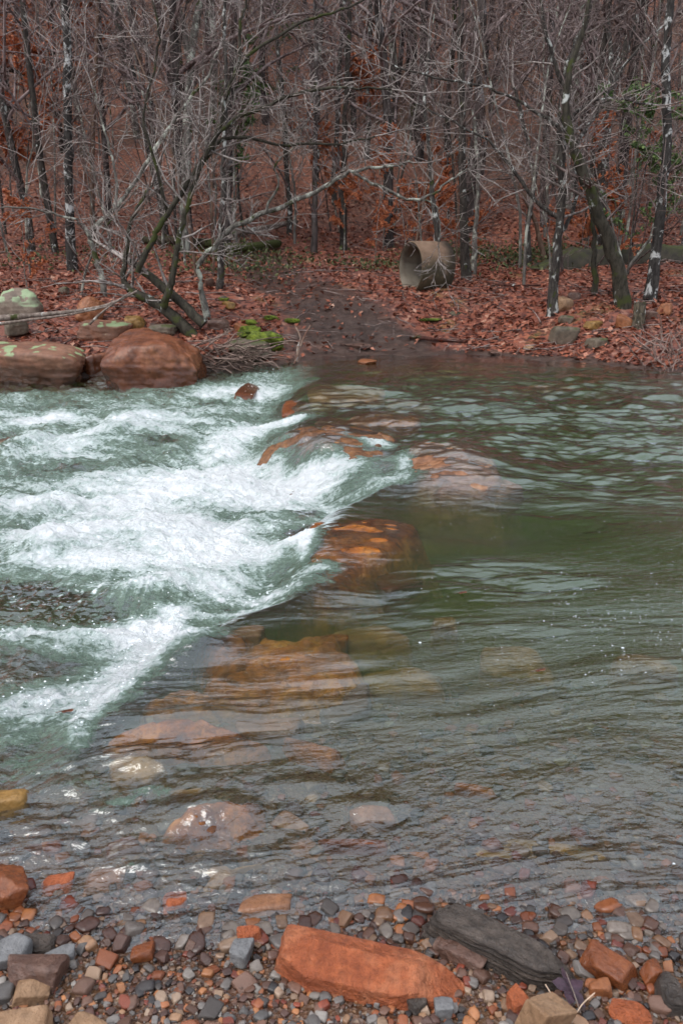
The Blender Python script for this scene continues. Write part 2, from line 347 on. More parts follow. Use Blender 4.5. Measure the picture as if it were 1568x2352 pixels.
DR = [None]; QUIET = [None]
def water_height(X, Y):
    L = level(X, Y); S, T = flowcoords(X, Y)
    hump = blobs(X, Y, HUMPS, -.05)
    foam = blobs(X, Y, FOAM, -.12)
    down = sstep(-.1, 1.0, ledgeX(Y) - X)
    near = 1 - sstep(2.0, 3.4, Y)
    chop = (sstep(5.0, 7.5, Y) * (1 - .7 * sstep(11.5, 13, Y))) * (1 - down)
    calm = (1 - down) * (1 - chop)
    z = L + hump
    z += (1 - down) * .075 * chop * fbm(S * .9, T * 2.2, 4, 201, .5)
    z += (1 - down) * chop * .045 * fbm(S * 2.4, T * 5.5, 3, 203, .5)
    mid = 1 - sstep(2.6, 4.0, Y); patch = .16 + 1.0 * sstep(-.3, .4, fbm(S * .6, T * 1.3, 2, 215))
    rip = .030 * fbm(S * 2.0, T * 6.0, 3, 209, .5) * (1 - mid) + .021 * fbm(S * 3.4, T * 12.0, 3, 211, .5) * mid
    quiet = sstep(.05, .6, blobs(X, Y, [(700, 1520, 230, 80, 1), (835, 1275, 190, 75, 1), (1150, 1230, 260, 45, .9), (420, 1690, 200, 36, .8), (1050, 1400, 160, 50, .5), (900, 1880, 60, 30, .7)], -.02))
    z += calm * (.020 * fbm(S * .5, T * 1.5, 2, 207) + mid * .020 * fbm(S * 1.1, T * 3.6, 2, 208) + rip * patch ** 1.6 * (1 - .85 * quiet)); QUIET[0] = quiet
    z += near * .007 * fbm(S * 5, T * 12, 4, 213, .6, True)
    # riffle below the ledge at the near side
    rif = down * (1 - sstep(4.5, 6, Y))
    z += rif * (.030 * fbm(X * 3, Y * 3.2, 4, 221, .6) + .016 * fbm(X * 8, Y * 9, 3, 223, .6, True)) * (1 - .4 * near)
    fm = np.clip(foam, 0, 1.3)
    big = down * sstep(4, 6.5, Y)
    z += big * (.11 * fbm(X * 1.1 + .4 * S, T * 1.3, 4, 231, .55) + .06 * fbm(S * 2.6, T * 4.2, 4, 233, .6, True) - .03)
    z += fm * (.032 * fbm(X * 7, Y * 8, 4, 241, .62, True) + .010 * fbm(X * 21, Y * 22, 3, 243, .65))
    f2 = foam + down * (.38 * fbm(S * 1.3, T * 3.4, 5, 251, .62) + .26 * fbm(S * 4.2, T * 9.0, 4, 253, .65, True) * .9 - .06) * (foam > .02)
    f2 = f2 + sstep(.1, .9, ledgeX(Y) - X) * sstep(4.3, 5.2, Y) * (1 - sstep(11.6, 12.4, Y)) * (.58 + .6 * fbm(S * .9, T * 1.9, 5, 255, .62) + .25 * fbm(X * 5 + 2 * T, Y * 6, 4, 257, .65))
    sp = sstep(.12, .45, fbm(X * 14, Y * 18, 3, 271, .6)) * sstep(.0, .5, fbm(X * 1.6, Y * 2.4, 3, 273) + .15); f2 = f2 + sstep(-.15, .4, ledgeX(Y) - X) * (1 - sstep(4.6, 5.4, Y)) * sstep(1.75, 2.3, Y) * (1.0 * sp + .13)
    if DR[0] is not None:
        D = bil(DR[0], X, Y); gx = (bil(DR[0], X + .04, Y) - bil(DR[0], X - .04, Y)) / .08; gy = (bil(DR[0], X, Y + .04) - bil(DR[0], X, Y - .04)) / .08
        k = sstep(.0, .03, D); k2 = k * np.where(Y > 5, .6, .25); z = (L + .6 * hump) * k2 + z * (1 - k2) + D + k * np.where(Y > 6, .8, .15) * (.012 * fbm(X * 2.2 + T, T * 7, 3, 261) + .005 * fbm(S * 7, T * 12, 2, 262))
        f2 = f2 * (1 - .93 * k * sstep(4.5, 6, Y)) + k * sstep(.25, .9, gx - .3 * gy) * sstep(4, 6, Y) * (.30 + .8 * fbm(X * 8, Y * 10, 3, 263)) + .10 * k * (foam > .3)
    return z, np.clip(f2, 0, 1.5), S, T, down

COVER = []
GX0, GY0, GR = -7.5, 1.2, .02
def drape_field():
    nx, ny = int(15 / GR), int(13.3 / GR); G = np.full((ny, nx), -9.0)
    for o in COVER:
        me = o.data; c = np.empty(len(me.vertices) * 3, np.float32); me.vertices.foreach_get('co', c); c = c.reshape(-1, 3) + np.array(o.location)
        ix = ((c[:, 0] - GX0) / GR).astype(int); iy = ((c[:, 1] - GY0) / GR).astype(int); k = (ix > 1) & (ix < nx - 2) & (iy > 1) & (iy < ny - 2)
        np.maximum.at(G, (iy[k], ix[k]), c[k, 2])
    for _ in range(2):
        for ax in (0, 1): G = np.maximum(G, np.maximum(np.roll(G, 1, ax), np.roll(G, -1, ax)))
    yy, xx = np.meshgrid(GY0 + (np.arange(ny) + .5) * GR, GX0 + (np.arange(nx) + .5) * GR, indexing='ij')
    L = level(xx, yy) + blobs(xx, yy, HUMPS, -.05) * .6; D = np.maximum(G + .022, L) - L
    for _ in range(4):
        for ax in (0, 1): D = (D + np.roll(D, 1, ax) + np.roll(D, -1, ax) + np.roll(D, 2, ax) + np.roll(D, -2, ax)) / 5
    # the sheet runs on a little downstream (to the left) before it meets the lower water
    E = D.copy()
    for k in range(6): E = np.maximum(E, np.roll(E, -1, 1) * .93)
    return E
def bil(G, X, Y):
    fx = np.clip((X - GX0) / GR - .5, 0, G.shape[1] - 2); fy = np.clip((Y - GY0) / GR - .5, 0, G.shape[0] - 2); ix = fx.astype(int); iy = fy.astype(int); u = fx - ix; w = fy - iy
    return (G[iy, ix] * (1 - u) + G[iy, ix + 1] * u) * (1 - w) + (G[iy + 1, ix] * (1 - u) + G[iy + 1, ix + 1] * u) * w

def build_water():
    n = 1050; m = 900
    s = np.linspace(0, 1, n); ys = 1.25 * (15.2 / 1.25) ** s
    ys = .6 * ys + .4 / np.linspace(1 / 1.25, 1 / 15.2, n)
    q = np.linspace(-1, 1, m)
    X = q[None, :] * (1.0 + .66 * ys[:, None]); Y = np.repeat(ys[:, None], m, 1)
    DR[0] = drape_field(); Z, fo, S, T, down = water_height(X, Y)
    V = np.stack([X, Y, Z], -1).reshape(-1, 3); Fq = grid_faces(n, m)
    # close the body with a skirt and a bottom below the bed
    top = np.concatenate([np.arange(m), np.arange(1, n) * m + m - 1, (n - 1) * m + np.arange(m - 2, -1, -1), np.arange(n - 2, 0, -1) * m])
    B = V[top].copy(); B[:, 2] = -2.2; k = len(V); cen = np.array([[0, 7, -2.2]])
    bi = k + np.arange(len(top)); nx = np.roll(np.arange(len(top)), -1)
    Fs = np.stack([top, bi, bi[nx], top[nx]], -1)
    ci = k + len(top)
    Ft = np.stack([bi, np.full(len(top), ci), np.full(len(top), ci), bi[nx]], -1)
    allF = [Fq, Fs]
    V2 = np.concatenate([V, B, cen]); pad = len(B) + 1
    faces = np.concatenate([Fq, Fs]); tri = np.stack([bi, np.full(len(top), ci), bi[nx]], -1)
    loops = np.concatenate([faces.ravel(), tri.ravel()])
    me = bpy.data.meshes.new('stream water')
    me.vertices.add(len(V2)); me.vertices.foreach_set('co', V2.astype(np.float32).ravel())
    me.loops.add(len(loops)); me.loops.foreach_set('vertex_index', loops.astype(np.int32))
    tot = np.concatenate([np.full(len(faces), 4), np.full(len(tri), 3)]).astype(np.int32)
    me.polygons.add(len(tot)); me.polygons.foreach_set('loop_start', np.concatenate([[0], np.cumsum(tot)[:-1]]).astype(np.int32)); me.polygons.foreach_set('loop_total', tot)
    me.polygons.foreach_set('use_smooth', np.ones(len(tot), bool)); me.update(calc_edges=True)
    def att(nm, a):
        a = np.concatenate([a.ravel(), np.zeros(pad)]).astype(np.float32); x = me.attributes.new(nm, 'FLOAT', 'POINT'); x.data.foreach_set('value', a)
    att('foam', fo); att('quiet', QUIET[0]); att('below', down)
    fc = np.zeros((len(V2), 3), np.float32); fc[:len(V), 0] = S.ravel(); fc[:len(V), 1] = T.ravel()
    x = me.attributes.new('flow', 'FLOAT_VECTOR', 'POINT'); x.data.foreach_set('vector', fc.ravel())
    t = NT('stream water'); fl = t.attr('flow', 'Vector'); foam = t.attr('foam'); below = t.attr('below'); co = t.coord()
    # ripples, long in the direction of the stream
    r1 = t.noise(t.mapv(fl, (6, 18.0, 1)), 1.0, 4, .62, .6)
    r2 = t.noise(t.mapv(fl, (16, 46, 1)), 1.0, 4, .6, .8)
    r3 = t.noise(t.mapv(co, (30, 60, 30)), 1.0, 3, .6, .5)
    dist = t.n('ShaderNodeSeparateXYZ', {'Vector': co}).outputs[1]
    nearf = t.mr(dist, 2.2, 5.5, 1, 0)
    h = t.math('ADD', t.math('MULTIPLY', r1, .007), t.math('ADD', t.math('MULTIPLY', r2, .0022), t.math('MULTIPLY', t.math('MULTIPLY', r3, nearf), .003)))
    h = t.math('MULTIPLY', h, t.mr(t.attr('quiet'), 0, 1, 1, .3))
    nb = t.n('ShaderNodeBump', {'Height': h, 'Strength': 1.0, 'Distance': 1.0}).outputs[0]
    f1 = t.noise(t.mapv(fl, (5.5, 11, 5)), 1.0, 7, .72, .7); f3 = t.noise(t.mapv(co, (22, 30, 24)), 1.0, 5, .72, .9)
    fx = t.math('ADD', foam, t.math('ADD', t.math('MULTIPLY', t.math('SUBTRACT', f1, .5), 1.5), t.math('MULTIPLY', t.math('SUBTRACT', f3, .5), 1.5)))
    hasf = t.mr(foam, .06, .3)
    aer = t.math('MULTIPLY', t.mr(fx, .12, .55), hasf); wht = t.math('MULTIPLY', t.mr(fx, .58, 1.0), hasf)
    # clear water
    fr = t.n('ShaderNodeFresnel', {'IOR': 1.34, 'Normal': nb}).outputs[0]
    gl = t.n('ShaderNodeBsdfGlossy', {'Color': (.95, .99, 1, 1), 'Roughness': .04, 'Normal': nb}).outputs[0]
    tr = t.n('ShaderNodeBsdfTransparent', {'Color': (.97, .985, .97, 1)}).outputs[0]
    #rfb = t.n('ShaderNodeBsdfRefraction', {'Color': (.97, .985, .97, 1), 'Roughness': .02, 'IOR': 1.2, 'Normal': nb}).outputs[0]
    W = t.n('ShaderNodeMixShader', {0: t.math('MULTIPLY_ADD', fr, 3.5, .03, clamp=True), 1: tr, 2: gl}).outputs[0]
    hb = t.bump(t.math('ADD', t.math('MULTIPLY', f1, .09), t.math('MULTIPLY', f3, .035)), 1.0, 1.0)
    ac = t.mix(t.noise(co, 2.5, 3), (.085, .135, .09), (.21, .29, .23))
    A = t.n('ShaderNodeBsdfPrincipled', {'Base Color': ac, 'Roughness': .22, 'Normal': hb, 'Specular IOR Level': .5}).outputs[0]
    fcn = t.mix(t.mr(fx, .6, 1.6), (.36, .47, .43), (.88, .91, .92))
    Fm = t.n('ShaderNodeBsdfPrincipled', {'Base Color': fcn, 'Roughness': .6, 'Normal': hb, 'Specular IOR Level': .25}).outputs[0]
    S1 = t.n('ShaderNodeMixShader', {0: t.math('MULTIPLY', aer, .92), 1: W, 2: A}).outputs[0]
    S2 = t.n('ShaderNodeMixShader', {0: wht, 1: S1, 2: Fm}).outputs[0]
    t.t.links.new(S2, t.out.inputs[0])
    va = t.n('ShaderNodeVolumeAbsorption', {'Color': (.60, .72, .28, 1), 'Density': 2.7}).outputs[0]
    vs = t.n('ShaderNodeVolumeScatter', {'Color': (.24, .40, .13, 1), 'Density': .85, 'Anisotropy': 0.0}).outputs[0]
    t.t.links.new(t.n('ShaderNodeAddShader', {0: va, 1: vs}).outputs[0], t.out.inputs[1])
    t.m.volume_intersection_method = 'FAST' if hasattr(t.m, 'volume_intersection_method') else t.m.volume_intersection_method
    me.materials.append(t.m)
    tag(obj('water', me), kind='structure')

# ------------------------------------------------------------------ stones
_ico = {}
def ico(sub):
    if sub in _ico: return _ico[sub]
    p = (1 + 5 ** .5) / 2
    V = [(-1, p, 0), (1, p, 0), (-1, -p, 0), (1, -p, 0), (0, -1, p), (0, 1, p), (0, -1, -p), (0, 1, -p), (p, 0, -1), (p, 0, 1), (-p, 0, -1), (-p, 0, 1)]
    Fc = [(0, 11, 5), (0, 5, 1), (0, 1, 7), (0, 7, 10), (0, 10, 11), (1, 5, 9), (5, 11, 4), (11, 10, 2), (10, 7, 6), (7, 1, 8), (3, 9, 4), (3, 4, 2), (3, 2, 6), (3, 6, 8), (3, 8, 9), (4, 9, 5), (2, 4, 11), (6, 2, 10), (8, 6, 7), (9, 8, 1)]
    V = [np.array(v) / np.linalg.norm(v) for v in V]
    for _ in range(sub):
        mid = {}; nf = []
        def mp(a, b):
            k = (min(a, b), max(a, b))
            if k not in mid:
                w = V[a] + V[b]; V.append(w / np.linalg.norm(w)); mid[k] = len(V) - 1
            return mid[k]
        for a, b, c in Fc:
            x, y, z = mp(a, b), mp(b, c), mp(c, a); nf += [(a, x, z), (b, y, x), (c, z, y), (x, y, z)]
        Fc = nf
    _ico[sub] = (np.array(V), np.array(Fc)); return _ico[sub]
def n3(P, s, seed, oct=3, ridge=False):      # cheap solid noise from three planes
    return (fbm(P[:, 0] * s + seed, P[:, 1] * s, oct, seed, .5, ridge) + fbm(P[:, 1] * s + 3, P[:, 2] * s + seed, oct, seed + 3, .5, ridge) + fbm(P[:, 2] * s + 7, P[:, 0] * s, oct, seed + 5, .5, ridge)) / 3
def rock_verts(dims, seed, sub=4, facets=9, boxy=.5, soft=14, rough=.05, planes=None, strata=0):
    rng = np.random.RandomState(seed); D, Fc = ico(sub); N = []; Hh = []
    if planes is None:
        for a in (-1, 1):
            for ax in range(3):
                n = np.zeros(3); n[ax] = a; n += rng.normal(0, .16, 3); N.append(n / np.linalg.norm(n)); Hh.append(rng.uniform(.78, 1.0) * (1 - boxy * .12))
        for _ in range(facets):
            n = rng.normal(0, 1, 3); n /= np.linalg.norm(n); N.append(n); Hh.append(rng.uniform(.82, 1.12) + boxy * .18)
    else:
        for (n, hh) in planes:
            n = np.array(n, float); n /= np.linalg.norm(n); N.append(n); Hh.append(hh)
    N = np.array(N); Hh = np.array(Hh)
    dd = np.maximum(D @ N.T, 1e-3) / Hh      # 1/r per plane
    r = 1.0 / (np.power(np.power(dd, soft).sum(1), 1 / soft))
    P = D * r[:, None]
    rr = 1 + rough * (n3(P, 1.7, seed % 97 + 1, 4) * 1.6 + n3(P, 6, seed % 89 + 2, 3) * .5)
    if strata:
        rr += .035 * np.sin(P[:, 2] * strata + 3 * n3(P, 2, seed % 50 + 4)) * (np.abs(P[:, 2]) < .8)
    P = P * rr[:, None] * (np.array(dims) / 2)
    return P, Fc
def rock(name, cx, cy, top, dims, rz, seed, mat, label, cat, group=None, tilt=(0, 0), sub=4, **kw):
    P, Fc = rock_verts(dims, seed, sub, **kw)
    Rm = np.array(Matrix.Rotation(rz, 3, 'Z') @ Matrix.Rotation(tilt[0], 3, 'X') @ Matrix.Rotation(tilt[1], 3, 'Y'))
    P = P @ Rm.T
    zc = top - P[:, 2].max()
    o = obj(name, mesh(name, P, Fc, mat), None, (cx, cy, zc))
    return tag(o, label, cat, group)

OR1, OR2, OR3 = (.17, .055, .022), (.27, .10, .038), (.36, .16, .075)
SL = ['rust orange stone under water between broad slab and narrow slab', 'dark brown stone under ripples at the lower right corner of the broad slab', 'ochre brown stone under water right of the broad sunken slab', 'pale reddish stone just above the long narrow slab', 'deep brown stone under water left of the broad slab',
      'rust orange stone under grey ripples right of the narrow slab', 'dark brown stone under ripples below the narrow slab', 'ochre stone under ripples beside the small rounded rock', 'pale reddish stone right of the near orange rock', 'deep brown stone in the near riffle at the left', 'rust orange stone under the near shallows behind the orange block',
      'dark brown stone at the near left beside the mossy rock', 'ochre brown stone washed by water behind the grey oval stone', 'pale reddish stone behind the white foam tip', 'deep brown stone touching the right end of the bright orange slab', 'rust orange stone behind the bright orange slab', 'dark brown stone beside the pinkish boulder under glassy water',
      'ochre brown stone at the upper foam edge', 'pale reddish stone under glassy water above the ledge', 'deep brown stone on the shallow shelf by the far shore', 'rust orange stone on the shallow shelf right of the far shore stick', 'dark brown stone on the shallow shelf under the right bank', 'ochre brown stone beside the brown rock at the far end of the ledge',
      'pale reddish stone at the foot of the pinkish boulder', 'deep brown stone at the far left of the near shallows', 'rust orange stone along the top edge of the broad slab']
def poly_sdf(P, X, Y):
    P = np.asarray(P); d = np.full(X.shape, 1e9); ins = np.zeros(X.shape, bool); n = len(P)
    for i in range(n):
        a, b = P[i], P[(i + 1) % n]; e = b - a; wx, wy = X - a[0], Y - a[1]; t = np.clip((wx * e[0] + wy * e[1]) / (e @ e), 0, 1)
        d = np.minimum(d, np.hypot(wx - e[0] * t, wy - e[1] * t))
        c = ((a[1] <= Y) != (b[1] <= Y)) & (X < (b[0] - a[0]) * (Y - a[1]) / (b[1] - a[1] + 1e-12) + a[0]); ins ^= c
    return np.where(ins, d, -d)
def slab(pts, under, mat, seed, label, rough=.02, steep=2.2, crack=1.0):
    P = np.array([at(u, v, -.05)[:2] for u, v in pts]); lo = P.min(0) - .22; hi = P.max(0) + .22; st = max(.010, (hi - lo).max() / 150)
    xs = np.arange(lo[0], hi[0], st); ys = np.arange(lo[1], hi[1], st); X, Y = np.meshgrid(xs, ys); sz = (P.max(0) - P.min(0)).max()
    d = poly_sdf(P, X + .06 * sz * fbm(X * 2.5 / sz, Y * 2.5 / sz, 3, seed), Y + .05 * sz * fbm(X * 2.5 / sz, Y * 2.5 / sz, 3, seed + 1)) + .012 * fbm(X * 14, Y * 14, 3, seed + 2)
    top = level(X, Y) + blobs(X, Y, HUMPS, -.05) - under
    rg = 1 - np.abs(perlin(X * 3.2 / sz + seed, Y * 6.5 / sz + .8 * X / sz, seed + 3)) * 5; stp = np.clip(rg, 0, 1)
    z = top + rough * fbm(X * 3 / sz, Y * 5 / sz, 5, seed + 4, .6) - crack * rough * .9 * stp + rough * .6 * np.floor(2.2 * fbm(X * 1.6 / sz, Y * 2.5 / sz, 2, seed + 6)) * .6
    z = z - .10 * sstep(.05, -.01, d) * (.5 + .0 * d) - steep * np.clip(.0 - d, 0, .2) - .02 * sstep(.12, .0, d)
    m = d > -.19; idx = -np.ones(X.shape, int); idx[m] = np.arange(m.sum()); V = np.stack([X[m], Y[m], z[m]], 1)
    q = m[:-1, :-1] & m[1:, :-1] & m[:-1, 1:] & m[1:, 1:]
    Fq = np.stack([idx[:-1, :-1][q], idx[:-1, 1:][q], idx[1:, 1:][q], idx[1:, :-1][q]], 1)
    c = V.mean(0); o = obj('rock', mesh('rock', V - c, Fq, mat), None, c)
    return tag(o, label, 'rock', 'rocks the stream pours over')
def build_stones():
    M = {}
    M['orange'] = rock_mat('orange sandstone', OR1, OR2, OR3, 4, .5, wetz=-.02)
    M['block'] = rock_mat('damp orange sandstone', (.26, .062, .022), (.42, .115, .042), (.50, .19, .09), 9, .4, bump=1.1)
    M['brown'] = rock_mat('wet brown sandstone', (.07, .023, .011), (.18, .058, .024), (.25, .10, .045), 2.0, .42, wetz=0.05, bump=.5)
    M['dark'] = rock_mat('dark slate', (.03, .024, .02), (.075, .058, .047), (.14, .11, .09), 7, .3, strata=7, bump=1.0)
    M['tan'] = rock_mat('tan sandstone', (.20, .11, .055), (.30, .18, .10), (.36, .24, .15), 8, .6, bump=.6)
    M['grey'] = rock_mat('grey stone', (.10, .10, .10), (.17, .168, .168), (.24, .225, .21), 8, .5, bump=.5)
    M['umber'] = rock_mat('umber stone', (.07, .035, .025), (.13, .07, .05), (.2, .13, .10), 9, .4, bump=.6)
    M['rust'] = rock_mat('wet rust stone', (.12, .035, .014), (.20, .06, .02), (.27, .10, .04), 8, .18, bump=.5)
    M['lich'] = rock_mat('lichened sandstone', (.09, .045, .028), (.19, .08, .045), (.25, .13, .08), 1.6, .6, wetz=0.0, lichen=(.27, .34, .17), lich_amt=.55)
    M['lich2'] = rock_mat('pale lichened stone', (.12, .09, .07), (.2, .15, .11), (.26, .2, .15), 1.6, .7, lichen=(.30, .38, .22), lich_amt=1.0)
    M['mossr'] = rock_mat('mossy stone', (.06, .05, .035), (.13, .10, .07), (.2, .15, .11), 2.4, .7, moss=.8)
    M['slab'] = rock_mat('wet orange slab', (.07, .022, .006), (.33, .10, .010), (.52, .21, .035), 5, .22, bump=1.0)
    M['slab2'] = rock_mat('sunken orange slab', (.09, .032, .007), (.36, .13, .012), (.52, .25, .035), 4, .4, bump=1.0)
    M['ledge'] = rock_mat('wet ledge rock', (.05, .022, .010), (.17, .07, .025), (.28, .13, .05), 4, .18, bump=1.0)
    M['pink'] = rock_mat('pink sandstone', (.11, .05, .026), (.26, .12, .06), (.38, .22, .13), 4, .25)
    M['olive'] = rock_mat('olive brown stone', (.12, .07, .02), (.26, .14, .035), (.32, .19, .07), 4, .5)
    # --- far bank, left
    def R_(nm, u, v, z, wpx, ratio, hgt, rz, seed, mat, lab, cat='rock', Y=None, top=None, **kw):
        c = at(u, v, z) if Y is None else atY(u, v, Y); k = ppm(c[1], c[2]); w = wpx / k
        kw.setdefault('soft', 7); kw.setdefault('rough', .15); kw.setdefault('boxy', .2)
        return rock(nm, c[0], c[1] + w * ratio * .5 * .6, (c[2] if top is None else top), (w, w * ratio, hgt), rz, seed, M[mat], lab, cat, **kw)
    # big smooth boulder: its footprint is centred at the water line
    P = [((-1, .1, .05), .80), ((1, .1, .1), .92), ((0, -1, .12), .9), ((0, 1, 0), .9), ((-.1, -.2, 1), .86), ((0, 0, -1), .8), ((.75, -.1, .8), .93), ((-.55, -.5, .8), 1.0), ((.6, -.9, .1), 1.0), ((-.8, -.7, -.3), .98), ((.5, .6, .8), 1.0)]
    c = at(332, 900, -.28)
    rock('boulder', c[0], c[1] + .62, .60, (1.72, 1.35, 1.22), R(-4), 3, M['brown'], 'large smooth reddish brown boulder standing in the water at the far left bank', 'boulder', planes=P, soft=16, rough=.13, sub=5)
    rock('boulder', -5.55, 13.3, .36, (3.2, 1.5, 1.05), R(-3), 12, M['lich'], 'long low red sandstone boulder with pale green lichen patches at the far waterline', 'boulder', soft=6, rough=.16, sub=5, tilt=(.12, .04))
    R_('rock', 232, 790, .35, 130, .8, .5, .1, 21, 'lich', 'flat lichen spotted rock resting on top behind the smooth brown boulder', Y=14.0, top=.62)
    R_('rock', 218, 840, -.1, 70, .9, .6, .3, 23, 'brown', 'small dark red rock wedged between the two big far bank boulders', Y=13.1, top=.18)
    R_('rock', 40, 720, .7, 115, .8, .75, .2, 25, 'lich2', 'rounded rock covered in pale green lichen on the leafy left bank', Y=15.0, top=1.12)
    R_('rock', 35, 770, .5, 60, .9, .4, .6, 27, 'mossr', 'small brown rock beneath the pale lichen covered rock', Y=14.1, top=.72)
    R_('rock', 205, 740, .5, 62, .9, .6, .5, 29, 'orange', 'orange brown angular stone leaning behind the lichen spotted rock', Y=14.7, top=1.0, tilt=(.2, .5))
    R_('rock', 305, 755, .5, 55, .9, .35, .1, 31, 'olive', 'small olive brown rock behind the smooth brown boulder', Y=14.3, top=.68)
    R_('rock', 372, 770, .4, 70, .7, .22, .1, 33, 'mossr', 'thin flat dark stone above the smooth brown boulder', Y=14.1, top=.55)
    R_('rock', 500, 745, .4, 60, .8, .35, .1, 34, 'umber', 'small dark stone at the foot of the leaning mossy stems', Y=14.5, top=.62)
    R_('rock', 578, 815, .1, 120, .8, .5, .1, 35, 'mossr', 'dark mossy stone at the water below the bright moss', Y=13.8, top=.32)
    for i, (u, v, w, dz, mt, lb) in enumerate([(515, 690, 22, .1, 'mossr', 'small mossy stone beside the trunk near the path'), (555, 760, 40, .15, 'orange', 'orange stone half buried in leaves under the moss'), (527, 708, 30, .14, 'olive', 'olive stone in the leaves left of the muddy path'),
            (1165, 600, 40, .1, 'mossr', 'mossy grey stone on the ground behind the brush'), (712, 601, 22, .1, 'tan', 'small tan stone at the far edge of the path'),
            (480, 660, 30, .2, 'umber', 'umber stone behind the stems on the left bank'), (148, 675, 26, .15, 'mossr', 'small grey green stone in leaves on the upper left bank')]):
        gy = None
        for Y in np.arange(13.5, 25, .05):
            p = atY(u, v, Y)
            if ground(p[0], p[1]) > p[2]: gy = p; break
        k = ppm(gy[1], gy[2]); w = w / k
        rock('rock', gy[0], gy[1], gy[2] + dz, (w, w * .8, w * .7), i, 40 + i, M[mt], lb, 'rock', sub=3)
    # right bank
    for i, (u, v, w, hh, mt, lb, kw) in enumerate([(1295, 793, 62, .42, 'mossr', 'round grey boulder at the edge of the leafy right bank', {}), (1298, 715, 50, .35, 'tan', 'flat topped tan rock beside the pale trunk', {}),
            (1300, 745, 42, .2, 'mossr', 'small mossy rock below the flat topped tan rock', {}), (1374, 800, 56, .22, 'mossr', 'low brown rock right of the round grey boulder', {}),
            (1433, 755, 38, .32, 'orange', 'upright orange stone beside the old wooden stump', {}), (1366, 758, 40, .2, 'olive', 'small tan stone in the leaves between the trunks', {}),
            (1530, 725, 40, .3, 'orange', 'orange rock in the leaves at the far right edge', {}), (1485, 735, 40, .22, 'umber', 'dark stone right of the old wooden stump', {}),
            (828, 800, 60, .08, 'umber', 'flat dark stone at the foot of the muddy path', {}), (880, 735, 34, .08, 'umber', 'small flat stone in the mud of the path', {}),
            (845, 838, 44, .1, 'orange', 'flat orange stone just breaking the water below the path', {}), (1140, 815, 40, .08, 'umber', 'flat stone at the muddy waterline under the right bank', {}),
            (1215, 805, 26, .1, 'tan', 'small pale stone at the waterline of the right bank', {}), (1320, 690, 30, .2, 'umber', 'dark stone behind the flat topped tan rock', {}), (1045, 725, 36, .1, 'mossr', 'low mossy stone half hidden in leaves before the pipe', {})]):
        gy = None
        for Y in np.arange(11.5, 25, .05):
            p = atY(u, v, Y)
            if max(float(ground(p[0], p[1])), float(level(p[0], p[1])) - .02) > p[2]: gy = p; break
        k = ppm(gy[1], gy[2]); w = w / k
        rock('rock', gy[0], gy[1] + w * .3, gy[2] + hh * .8, (w, w * .8, hh), i * .7, 60 + i, M[mt], lb, 'rock', sub=3)
    # --- stones the stream rides over (depths are below the water surface)
    def sunk(u, v, wpx, hpx, under, thick, rz, seed, mat, lab, cover=True, **kw):
        c = at(u, v, -.05); k = ppm(c[1]); w = wpx / k
        dy = abs(at(u, v - hpx / 2)[1] - at(u, v + hpx / 2)[1])
        zz, _, _, _, _ = water_height(np.array([[c[0]]]), np.array([[c[1]]]))
        top = float(zz[0, 0]) - under
        kw.setdefault('soft', 10); kw.setdefault('rough', .10); kw.setdefault('sub', 5)
        o = rock('rock', c[0], c[1], top, (w, dy, thick), rz, seed, M[mat], lab, 'rock', 'rocks the stream pours over', **kw)
        if cover: COVER.append(o)
        return o
    WORDS = ['rust orange', 'dark brown', 'ochre', 'reddish', 'olive brown']
    slab([(668, 1335), (700, 1290), (742, 1250), (800, 1207), (900, 1200), (962, 1216), (958, 1245), (880, 1308), (790, 1350), (740, 1362)], -.002, M['slab'], 11, 'bright orange slab just under the water at the middle of the ledge', .032)
    slab([(440, 1600), (500, 1520), (600, 1462), (760, 1452), (800, 1500), (835, 1560), (790, 1606), (640, 1622), (520, 1622)], .03, M['slab2'], 12, 'broad sunken orange slab in brown green water below the middle slab', .05)
    slab([(245, 1702), (330, 1668), (470, 1665), (612, 1698), (600, 1722), (420, 1732), (290, 1728)], .008, M['slab'], 13, 'long narrow orange slab under shallow water at the lower left', .02)
    slab([(590, 1040), (650, 1012), (760, 1000), (890, 1015), (915, 1045), (880, 1075), (790, 1084), (700, 1080), (655, 1090)], -.006, M['ledge'], 14, 'dark brown ledge rock with water falling over its left face', .05)
    slab([(905, 1078), (950, 1045), (1050, 1034), (1120, 1056), (1155, 1115), (1130, 1148), (1010, 1152), (945, 1125)], .002, M['pink'], 15, 'rounded pinkish boulder with a thin sheet of water pouring over it', .04)
    slab([(360, 1940), (400, 1885), (480, 1850), (610, 1856), (612, 1925), (520, 1962), (430, 1968)], -.004, M['slab'], 16, 'orange rock with ripples breaking over it in the near shallows', .03)
    slab([(640, 1940), (715, 1912), (775, 1958), (745, 2004), (650, 2000)], .015, M['pink'], 17, 'pink stone under shallow water near the bank', .015)
    slab([(450, 1452), (520, 1440), (585, 1462), (560, 1505), (490, 1530), (470, 1490)], .03, M['slab'], 18, 'orange rock under water beside the white foam tip', .02)
    slab([(330, 1590), (420, 1562), (520, 1590), (500, 1630), (380, 1650), (320, 1632)], .05, M['slab2'], 19, 'brown orange slab under water left of the broad one', .02)
    sunk(310, 1775, 150, 70, .03, .22, .1, 81, 'olive', 'small rounded orange brown rock under water beside the long narrow slab')
    sunk(850, 1885, 110, 46, .02, .14, .1, 89, 'pink', 'reddish round stone the water curls around in the near shallows')
    sunk(810, 1960, 170, 26, .0, .12, -.05, 91, 'rust', 'dark rust red flat stone at the surface of the near shallows', False)
    sunk(568, 876, 60, 34, -.06, .4, 0, 93, 'brown', 'small brown rock poking from the foam near the far bank', False)
    sunk(680, 928, 80, 34, .0, .35, 0, 95, 'rust', 'dark red rock among white water at the top of the ledge', False)
